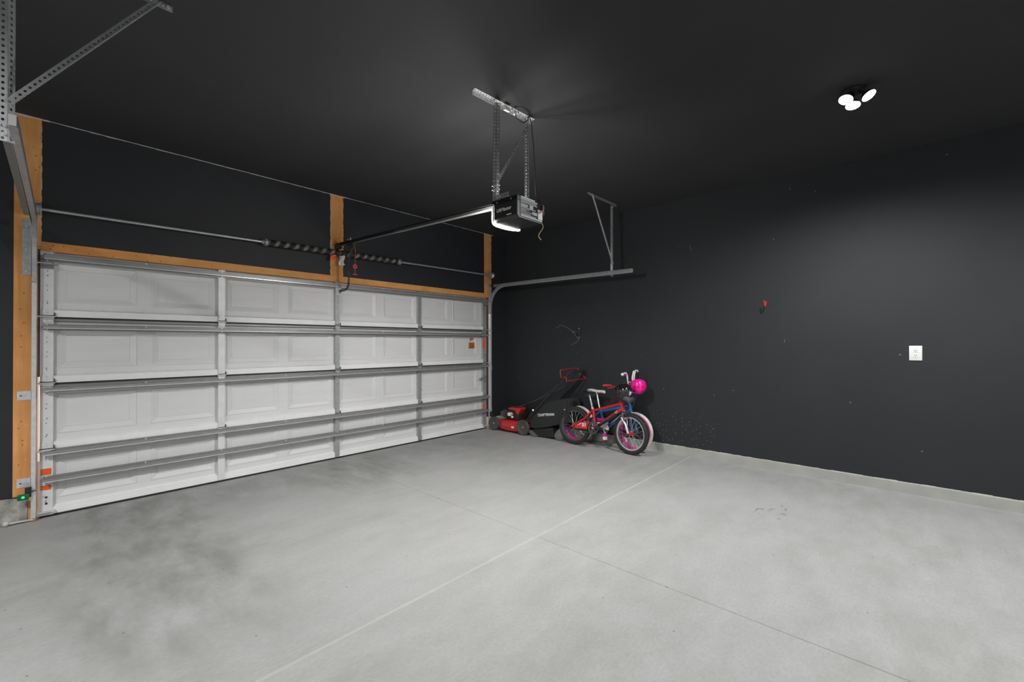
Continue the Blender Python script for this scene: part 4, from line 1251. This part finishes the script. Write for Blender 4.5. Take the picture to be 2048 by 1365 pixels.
    sm.add(vs, [(j * nW + k, j * nW + (k + 1) % nW, (j + 1) * nW + (k + 1) % nW, (j + 1) * nW + k) for j in range(K - 1) for k in range(nW)] + [tuple(range(nW))[::-1], tuple(range((K - 1) * nW, K * nW))])
    se = o('seat', sm, P['seat'], subd=1)
    o('seat_rail', MB().tube([sp + Vector((-0.08, -0.02, -0.02)), sp + Vector((0, -0.015, -0.04)), sp + Vector((0.07, -0.008, -0.02))], 0.0035, 6).tube([sp + Vector((-0.08, 0.02, -0.02)), sp + Vector((0, 0.015, -0.04)), sp + Vector((0.07, 0.008, -0.02))], 0.0035, 6), M_dgrey, se)
    # drive side crank
    cy_ = -0.052
    cm = MB()
    cr_ = P['chr']
    ringp = []
    cm.lathe([(cr_ * 0.72, -0.003), (cr_, -0.003), (cr_, 0.003), (cr_ * 0.72, 0.003)], BB + Vector((0, cy_, 0)), (0, 1, 0), n=36, closed=True)
    for k in range(5):
        a = 2 * PI * k / 5 + 0.3
        d_ = Vector((math.cos(a), 0, math.sin(a)))
        cm.cyl(BB + Vector((0, cy_, 0)) + d_ * 0.012, BB + Vector((0, cy_, 0)) + d_ * cr_ * 0.78, 0.007, n=6)
    ck = o('chainring', cm, M_blackr if not P['guard'] else M_dgrey)
    al = math.radians(P['crank'])
    for sy, aa in ((-1, al), (1, al + PI)):
        d_ = Vector((math.cos(aa), 0, math.sin(aa))) * 0.115
        c0 = BB + Vector((0, sy * 0.062, 0)); c1 = c0 + d_ + Vector((0, sy * 0.012, 0))
        cm = MB().cyl(c0, c1, 0.010, 0.008, n=10).cyl(BB + Vector((0, sy * 0.03, 0)), c0 + Vector((0, sy * 0.008, 0)), 0.014, n=12)
        o('crank_arm', cm, P['crankmat'])
        pm = Matrix.Rotation(P['pedrot'], 3, 'Y')
        pc = c1 + Vector((0, sy * 0.055, 0))
        pd = o('pedal', MB().bbox(pc, (0.085, 0.078, 0.026), pm, bev=0.007), P['pedal'])
        if P['pedal2']:
            o('pedal_pad', MB().bbox(pc + pm @ Vector((0.020, 0, 0.002)), (0.044, 0.084, 0.034), pm, bev=0.008), P['pedal2'], pd)
    if P['guard']:
        gm = MB()
        c0 = BB + Vector((0, -0.066, 0)); c1 = Vector((0.0, -0.066, R))
        if P['number']:
            out = [(0.05, R - 0.028), (0.045, R + 0.012), (0.12, R + 0.05), (P['bbx'] - 0.07, R + 0.088), (P['bbx'] - 0.055, R + 0.075), (P['bbx'] - 0.09, R + 0.02), (P['bbx'] - 0.085, R - 0.02)]
        else:
            out = []
            for i in range(13):
                a = PI / 2 - PI * 0.62 * i / 12 + 0.3
                out.append((c0.x + 0.088 * math.cos(a), c0.z + 0.088 * math.sin(a)))
            out += [(c1.x + 0.13, c1.z + 0.002), (c1.x + 0.10, c1.z + 0.045), (c0.x - 0.09, c0.z + 0.083)]
        gm.prism(out, 'y', -0.069, -0.063)
        o('chain_guard', gm, P['guard'], bevel=0.002, smooth=False)
        if P['number']:
            g = frame((P['bbx'] - 0.135, -0.0696, R + 0.032), (1, 0, 0.05), (0, 0, 1))
            o('number', text_mb(P['number'], 0.068, g, ext=0.0004, bold=0.003), M_white, smooth=False)
            o('guard_stripe', MB().prism([(0.08, R + 0.012), (P['bbx'] - 0.18, R + 0.040), (P['bbx'] - 0.18, R + 0.056), (0.11, R + 0.034)], 'y', -0.0702, -0.0692), M_white, smooth=False)
    ch = MB()
    for sz in (-1, 1):
        ch.tube([BB + Vector((0, cy_, sz * cr_)), Vector((0, cy_, R + sz * 0.03))], 0.0045, 6)
    o('chain', ch, M_dgrey)
    return root, S, root

dn = Vector
red_bike, S1, _r = make_bike('bicycle', 'red child bicycle with black knobbly tyres and the number 31', (4.938, -1.70, 0.004), 0.0, 0.085, dict(
    r=0.255, L=0.832, steer=-0.16, tr=0.026, knob=True, tiremat=M_tire, stripe=None, spokemat=M_chrome, rim=M_dgrey, rim2=M_chrome, hub=M_redp, reflector=True,
    bbx=0.325, bbz=0.262, stz=0.50, frame=M_red, frame2=M_blackg, fork=M_dgrey, forkr=0.0125, susp=None, stemmat=M_black, tube=0.0205, hx=0.112, hz=0.53, sto=0.055, hw=0.285, rise=0.125, back=0.07, bar=M_blackg,
    grip=M_redgrip, gripend=M_redp, ger=0.014, lever=M_redp, cable=True, seatz=0.705, seat=M_blackg, ss=0.80, chr=0.078, crank=10, crankmat=M_chrome, pedrot=0.1, pedal=M_blackr, pedal2=None,
    guard=M_redm, number='31'))
# silver fork blades of the red bicycle are brighter than its crown
def bike_part(root, nm, mb, mm, **k):
    return obj(nm, mb, mm, root, local=True, **k)
bike_part(red_bike, 'fork_blade', MB().tube([Vector((0.737, -0.060, 0.45)), Vector((0.797, -0.058, 0.365)), Vector((0.832, -0.055, 0.262))], 0.0145, 10).xf(S1), M_galvl, smooth=True)
A_ = Vector((0.832 - 0.112, 0, 0.53)); hb_ = A_ + Vector((-0.30, 0, 0.954)).normalized() * 0.03
bb_ = Vector((0.325, 0, 0.262)); dd_ = (bb_ - hb_).normalized()
g = frame(hb_.lerp(bb_, 0.20) + Vector((0, -0.023, 0.002)), -dd_, Vector((0, 0, 1)))
bike_part(red_bike, 'frame_decal', text_mb('LT', 0.036, g, bold=0.001, ext=0.0008), mat('cream_decal', (0.75, 0.68, 0.4), 0.5))

blue_bike, S2, _r = make_bike('bicycle', 'blue child bicycle with white tyres, pink rims and a cream saddle', (5.085, -1.655, 0.004), 0.0, 0.125, dict(
    r=0.25, L=0.855, steer=-0.10, tr=0.022, knob=False, tiremat=M_wtire, stripe=M_pinkr, spokemat=M_dgrey, rim=M_mag, rim2=M_pinkr, hub=M_dgrey, reflector=False,
    bbx=0.43, bbz=0.235, stz=0.47, frame=M_blue, frame2=None, fork=M_blueb, forkr=0.0165, susp=M_blueb, stemmat=M_galvl, tube=0.023, hx=0.07, hz=0.49, sto=0.10, tilt=0.028, hw=0.14, rise=0.315, back=0.03, bar=M_white,
    grip=M_mag, gripend=M_white, ger=0.021, lever=None, cable=False, seatz=0.725, seat=M_cream, chr=0.07, crank=-52, crankmat=M_chrome, pedrot=-1.8, pedal=M_white, pedal2=M_mag,
    guard=M_white, number=None))
hb_ = Vector((0.855 - 0.07, 0, 0.49)) + Vector((-0.30, 0, 0.954)).normalized() * 0.03; bb_ = Vector((0.43, 0, 0.235))
bike_part(blue_bike, 'frame_decal', MB().cyl(hb_.lerp(bb_, 0.12) + Vector((0, -0.008, 0.009)), hb_.lerp(bb_, 0.75) + Vector((0, -0.006, 0.009)), 0.0195, 0.0165, n=12), M_lav, smooth=True)
bike_part(blue_bike, 'chain_guard_panel', MB().prism([(0.26, 0.345), (0.34, 0.37), (0.47, 0.37), (0.50, 0.35), (0.38, 0.33)], 'y', -0.078, -0.0705), M_mag, bevel=0.003)
bike_part(blue_bike, 'head_gusset', MB().prism([(0.745, 0.60), (0.70, 0.585), (0.66, 0.54), (0.74, 0.485), (0.785, 0.51)], 'y', -0.018, 0.018), M_navy, bevel=0.006)
# kickstand of the blue bicycle
tw = bike_part(blue_bike, 'kickstand', MB().tube([Vector((0.29, 0.03, 0.22)), Vector((0.22, 0.07, 0.12)), Vector((0.16, 0.11, 0.02))], 0.007, 8), M_dgrey, smooth=True)

# ------------------------------------------------------------------ helmets
def helmet(name, c, r, M, shell, label, sx=(0.92, 1.08, 1.02), vents=True, holes=M_blackr, strapm=M_blackr):
    t = thing(name, c, label, 'helmet')
    R3 = M
    mb = MB().sphere((0, 0, 0), r, sx, 28, 16, 0.0, 0.62)
    # rim
    vs = [R3 @ Vector(v) + Vector(c) for v in mb.v]
    q = MB(); q.add(vs, mb.f)
    obj('shell', q, shell, t, smooth=True, solid=0.012)
    inn = MB().sphere((0, 0, 0), r * 0.88, sx, 20, 10, 0.0, 0.58)
    q = MB(); q.add([R3 @ Vector(v) + Vector(c) for v in inn.v], inn.f)
    obj('lining', q, M_blackr, t, smooth=True, solid=0.006)
    if vents:
        for (az, el) in ((-0.55, 0.5), (0.0, 0.55), (0.55, 0.5), (2.6, 0.5), (3.14, 0.55), (3.7, 0.5), (-0.9, 0.95), (0.9, 0.95), (1.57, 0.5), (-1.57, 0.5), (-2.2, 0.95), (2.2, 0.95)):
            p = Vector((math.sin(az) * math.cos(el) * sx[0], math.cos(az) * math.cos(el) * sx[1], math.sin(el) * sx[2])) * r
            n_v = Vector((p.x / sx[0] ** 2, p.y / sx[1] ** 2, p.z / sx[2] ** 2)).normalized()
            a = R3 @ (p + n_v * 0.0055) + Vector(c); b = R3 @ (p + n_v * 0.0075) + Vector(c)
            obj('vent_hole', MB().cyl(a, b, 0.0105, n=14), holes, t)
    return t
E3 = Matrix.Rotation(math.radians(168), 3, 'Y') @ Matrix.Rotation(0.25, 3, 'X')
ph_c = Vector((5.135, -2.545, 0.842))
ph = helmet('bicycle_helmet', ph_c, 0.104, Vector((-0.42, -0.22, -0.88)).to_track_quat('Z', 'Y').to_matrix(), M_pink, 'hot pink child helmet hanging upside down from the handlebar', holes=mat('dark_pink_hole', (0.25, 0.0, 0.08), 0.6))
gp = Vector((5.10, -2.505, 1.03))
obj('strap', MB().tube([gp + Vector((-0.01, 0.0, 0.0)), Vector((5.07, -2.495, 0.94)), Vector((5.068, -2.505, 0.86))], 0.0085, 6), M_white, ph)
obj('strap', MB().tube([gp + Vector((0.05, -0.04, 0.0)), Vector((5.17, -2.56, 0.94)), Vector((5.20, -2.60, 0.87))], 0.0055, 6), M_blackr, ph)
bh_c = Vector((4.90, -2.475, 0.768))
bh = helmet('bicycle_helmet', bh_c, 0.118, Vector((-0.60, -0.40, -0.69)).to_track_quat('Z', 'Y').to_matrix(), M_blackg, 'black child helmet hanging from the handlebar of the red bicycle', sx=(0.9, 1.08, 0.95), vents=True, holes=M_dgrey)
obj('visor', MB().bbox(bh_c + Vector((-0.035, -0.075, -0.065)), (0.13, 0.11, 0.06), Matrix.Rotation(0.5, 3, 'X'), bev=0.02), M_dgrey, bh, smooth=True)
obj('trim_piece', MB().bbox(bh_c + Vector((-0.045, -0.10, 0.005)), (0.05, 0.05, 0.055), Matrix.Rotation(0.6, 3, 'X'), bev=0.014), M_chrome, bh, smooth=True)
obj('strap', MB().tube([bh_c + Vector((0.0, -0.04, 0.03)), bh_c + Vector((0.01, -0.01, 0.10)), bh_c + Vector((0.02, 0.01, 0.14))], 0.006, 6), M_blackr, bh)
obj('buckle', MB().bbox(bh_c + Vector((-0.01, -0.03, 0.085)), (0.03, 0.02, 0.04), bev=0.004), M_dgrey, bh)

# ------------------------------------------------------------------ lawn mower
mw = thing('lawn_mower', (5.10, -0.55, 0.0), 'red and black push lawn mower with black grass bag in the corner', 'lawn mower')
def mwheel(y, r, x, s):
    c = Vector((x, y, r + 0.002))
    prof = [(r * 0.80, -0.022), (r * 0.95, -0.024), (r, -0.016), (r, 0.016), (r * 0.95, 0.024), (r * 0.80, 0.022), (r * 0.78, 0.0)]
    w0 = obj('wheel', MB().lathe([(0.0, -0.012), (0.02, -0.016), (0.028, -0.014), (0.034, -0.006), (r * 0.5, -0.010), (r * 0.7, -0.012), (r * 0.82, -0.020), (r * 0.82, 0.016), (0.0, 0.016)], c, (-s * -1, 0, 0), n=28), M_whl, mw, smooth=True)
    tm = MB().lathe(prof, c, (1, 0, 0), n=36, closed=True)
    for i in range(30):
        a = 2 * PI * i / 30
        Mr = Matrix.Rotation(a, 3, 'X')
        tm.bbox(c + Mr @ Vector((0, 0, r - 0.001)) + Vector((0.011 * (1 if i % 2 else -1), 0, 0)), (0.022, 0.010, 0.009), Mr)
    obj('tyre', tm, M_dgrey, w0)
    obj('hub_cap', MB().sphere(c + Vector((-s * -0.018 * -1 if False else -0.018 * s, 0, 0)), 0.010, nu=10, nv=8), M_bolt, w0, smooth=True)
    return w0
mwheel(-0.195, 0.105, 4.905, 1); mwheel(-0.80, 0.113, 4.912, 1)
mwheel(-0.195, 0.105, 5.325, -1); mwheel(-0.80, 0.113, 5.318, -1)
# deck
dk = MB(); vs = []
secs_ = [(-0.20, 0.16, 0.10, 0.13), (-0.27, 0.185, 0.06, 0.17), (-0.34, 0.20, 0.045, 0.18), (-0.50, 0.215, 0.035, 0.185), (-0.66, 0.205, 0.04, 0.185), (-0.74, 0.185, 0.055, 0.185), (-0.82, 0.17, 0.09, 0.19)]
XM = 5.115
for (y, hw, zb, zt) in secs_:
    for (fx, z) in ((-1.0, zb), (-1.02, zb + (zt - zb) * 0.5), (-0.94, zt - 0.012), (-0.82, zt), (0.82, zt), (0.94, zt - 0.012), (1.02, zb + (zt - zb) * 0.5), (1.0, zb)):
        vs.append((XM + fx * hw, y, z))
K = len(secs_)
dk.add(vs, [(j * 8 + k, j * 8 + k + 1, (j + 1) * 8 + k + 1, (j + 1) * 8 + k) for j in range(K - 1) for k in range(7)] + [tuple(range(8)), tuple(range(8 * (K - 1), 8 * K))])
obj('deck', dk, M_redm, mw, smooth=True, bevel=0.004)
obj('deck_skirt', MB().box(XM - 0.20, XM + 0.20, -0.80, -0.24, 0.02, 0.06), M_blackr, mw, bevel=0.01)
obj('deck_emblem', MB().bbox((XM - 0.2195, -0.60, 0.095), (0.004, 0.055, 0.028), bev=0.001), M_labelw, mw)
obj('front_cover', MB().prism([(-0.235, 0.155), (-0.12, 0.13), (-0.11, 0.105), (-0.235, 0.10)], 'x', XM - 0.16, XM + 0.16), M_black, mw, bevel=0.006)
obj('axle', MB().cyl((4.90, -0.195, 0.107), (5.325, -0.195, 0.107), 0.008).cyl((4.90, -0.80, 0.122), (5.325, -0.80, 0.122), 0.008), M_dgrey, mw)
obj('height_lever', MB().tube([(4.925, -0.80, 0.15), (4.925, -0.83, 0.21), (4.915, -0.86, 0.225)], 0.006), M_galv, mw)
eng = obj('engine', MB().bbox((XM, -0.50, 0.265), (0.26, 0.30, 0.15), bev=0.02).bbox((XM - 0.02, -0.36, 0.27), (0.20, 0.10, 0.11), bev=0.012), M_black, mw, smooth=True)
fin = MB()
for i in range(7): fin.box(XM - 0.135, XM + 0.02, -0.40 + i * 0.012, -0.394 + i * 0.012, 0.21, 0.33)
obj('cooling_fins', fin, M_dgrey, eng)
obj('starter_housing', MB().lathe([(0.135, 0.0), (0.14, 0.02), (0.125, 0.055), (0.09, 0.075), (0.0, 0.082)], (XM, -0.53, 0.335), (0, 0, 1), n=28), M_black, mw, smooth=True)
obj('starter_cover', MB().prism([(-0.42, 0.362), (-0.47, 0.378), (-0.69, 0.392), (-0.70, 0.36), (-0.635, 0.275), (-0.61, 0.31), (-0.595, 0.34), (-0.46, 0.348)], 'x', XM - 0.150, XM - 0.02), M_redm, mw, bevel=0.01)
obj('air_filter', MB().bbox((XM - 0.15, -0.48, 0.275), (0.05, 0.06, 0.05), bev=0.006), M_labelw, mw)
obj('primer_bulb', MB().sphere((XM - 0.165, -0.545, 0.24), 0.020, nu=12, nv=8), M_white, mw, smooth=True)
obj('fuel_cap', MB().sphere((XM - 0.165, -0.54, 0.285), 0.017, nu=12, nv=8), M_yell, mw, smooth=True)
obj('exhaust', MB().bbox((XM - 0.13, -0.335, 0.27), (0.10, 0.06, 0.08), bev=0.006), M_dgrey, mw)
# handle
for s, nm in ((-1, ''), (1, '')):
    x = XM + s * 0.20
    lo = obj('lower_handle', MB().tube(smooth_path([(x, -0.78, 0.17), (x, -0.90, 0.26), (x, -1.15, 0.50)], 4), 0.011, 10), M_blackg, mw, smooth=True)
    x2 = XM + s * 0.205
    obj('upper_handle', MB().tube(smooth_path([(x2, -1.05, 0.405), (x2, -1.25, 0.60), (x2, -1.50, 0.83), (x2, -1.58, 0.91)], 4), 0.0125, 10), M_black if s < 0 else M_blackg, mw, smooth=True)
    obj('handle_knob', MB().cyl((x - 0.035 * (1 if s < 0 else -1), -1.02, 0.405), (x, -0.99, 0.385), 0.013, n=10), M_galv, mw)
obj('handle_grip', MB().tube(smooth_path([(XM - 0.205, -1.55, 0.88), (XM - 0.20, -1.60, 0.94), (XM - 0.17, -1.645, 0.985), (XM - 0.1, -1.65, 0.99), (XM + 0.1, -1.65, 0.99), (XM + 0.17, -1.645, 0.985), (XM + 0.20, -1.60, 0.94), (XM + 0.205, -1.55, 0.88)], 4), 0.0145, 10), M_blackr, mw, smooth=True)
obj('brake_bail', MB().tube(smooth_path([(XM - 0.205, -1.51, 0.90), (XM - 0.21, -1.495, 0.96), (XM - 0.205, -1.50, 1.0), (XM - 0.18, -1.505, 1.012), (XM + 0.18, -1.505, 1.02), (XM + 0.205, -1.51, 1.0), (XM + 0.21, -1.52, 0.96)], 4), 0.005, 8), M_red, mw, smooth=True)
obj('drive_bail', MB().tube(smooth_path([(XM - 0.215, -1.56, 0.915), (XM - 0.215, -1.60, 0.905), (XM - 0.215, -1.605, 0.87), (XM - 0.20, -1.625, 0.862), (XM + 0.18, -1.63, 0.872), (XM + 0.205, -1.635, 0.88), (XM + 0.21, -1.58, 0.92)], 4), 0.0055, 8), M_red, mw, smooth=True)
obj('drive_lever', MB().bbox((XM + 0.09, -1.62, 0.955), (0.02, 0.03, 0.06), bev=0.005), M_dgrey, mw)
for (a, b_, c_) in (((XM - 0.19, -0.68, 0.41), (XM - 0.19, -1.10, 0.57), (XM - 0.20, -1.58, 0.80)), ((XM - 0.13, -0.68, 0.41), (XM - 0.16, -1.12, 0.60), (XM - 0.195, -1.53, 0.86))):
    obj('control_cable', MB().tube(smooth_path([a, b_, c_], 5), 0.0028, 6), M_dgrey, mw, smooth=True)
# grass bag
bag = MB(); vs = []
prof = [(-0.86, 0.30), (-0.98, 0.41), (-1.14, 0.505), (-1.36, 0.570), (-1.585, 0.605), (-1.60, 0.59), (-1.60, 0.40), (-1.575, 0.27), (-1.45, 0.235), (-1.25, 0.175), (-1.0, 0.115), (-0.90, 0.12)]
K = len(prof)
for fx, ins in ((0.0, 0.018), (0.012, 0.0), (0.10, -0.012), (0.21, -0.012), (0.30, 0.0), (0.312, 0.018)):
    for (y, z) in prof:
        cy, cz = -1.25, 0.36
        vs.append((4.955 + fx, y + (cy - y) * ins * 2.2, z + (cz - z) * ins * 2.2))
bag.add(vs, [(j * K + k, j * K + (k + 1) % K, (j + 1) * K + (k + 1) % K, (j + 1) * K + k) for j in range(5) for k in range(K)] + [tuple(range(K)), tuple(range(5 * K, 6 * K))])
gb = obj('grass_bag', bag, M_fabric, mw)
obj('bag_hoop', MB().tube([(4.95, -1.595, 0.612), (4.95, -1.607, 0.42), (4.955, -1.588, 0.31)], 0.005), M_black, gb)
obj('bag_button', MB().sphere((4.948, -1.535, 0.455), 0.011, nu=10, nv=8), M_bolt, gb, smooth=True)
g = frame((4.9525, -1.20, 0.345), (0, -1, 0.15), (0, 0, 1))
obj('bag_lettering', text_mb('CRAFTSMAN', 0.054, g, ext=0.0008, sx=1.0, bold=0.0010), M_labelw, gb)
obj('rear_flap', MB().prism([(-0.88, 0.07), (-0.90, 0.085), (-1.04, 0.02), (-1.02, 0.004), (-0.96, 0.004)], 'x', 4.93, 5.28), mat('worn_grey_flap', (0.13, 0.132, 0.13), 0.6), mw, bevel=0.003)
obj('under_mat', MB().prism([(-0.95, 0.10), (-1.30, 0.17), (-1.34, 0.03), (-1.03, 0.006)], 'x', 4.97, 5.27), M_blackr, mw, bevel=0.004)

# grey crumpled pouch under the bag
mb = MB(); vs = []
nU, nV = 14, 9
for j in range(nV + 1):
    v = j / nV
    rr = 0.045 + 0.05 * math.sin(PI * min(1, v * 0.9 + 0.12)) 
    for i in range(nU):
        a = 2 * PI * i / nU
        q = rr * (1 + 0.10 * math.sin(3 * a + 4 * v) + 0.06 * math.sin(7 * a))
        vs.append((5.03 + q * math.cos(a) * 0.8, -1.40 + q * math.sin(a) * 1.0 - 0.04 * v, 0.003 + 0.165 * v))
mb.add(vs, [(j * nU + i, j * nU + (i + 1) % nU, (j + 1) * nU + (i + 1) % nU, (j + 1) * nU + i) for j in range(nV) for i in range(nU)] + [tuple(range(nU))[::-1], tuple(range(nV * nU, (nV + 1) * nU))])
tag(obj('cloth_pouch', mb, M_gfab, None, smooth=True), 'small grey crumpled pouch on the floor under the grass bag', 'pouch')
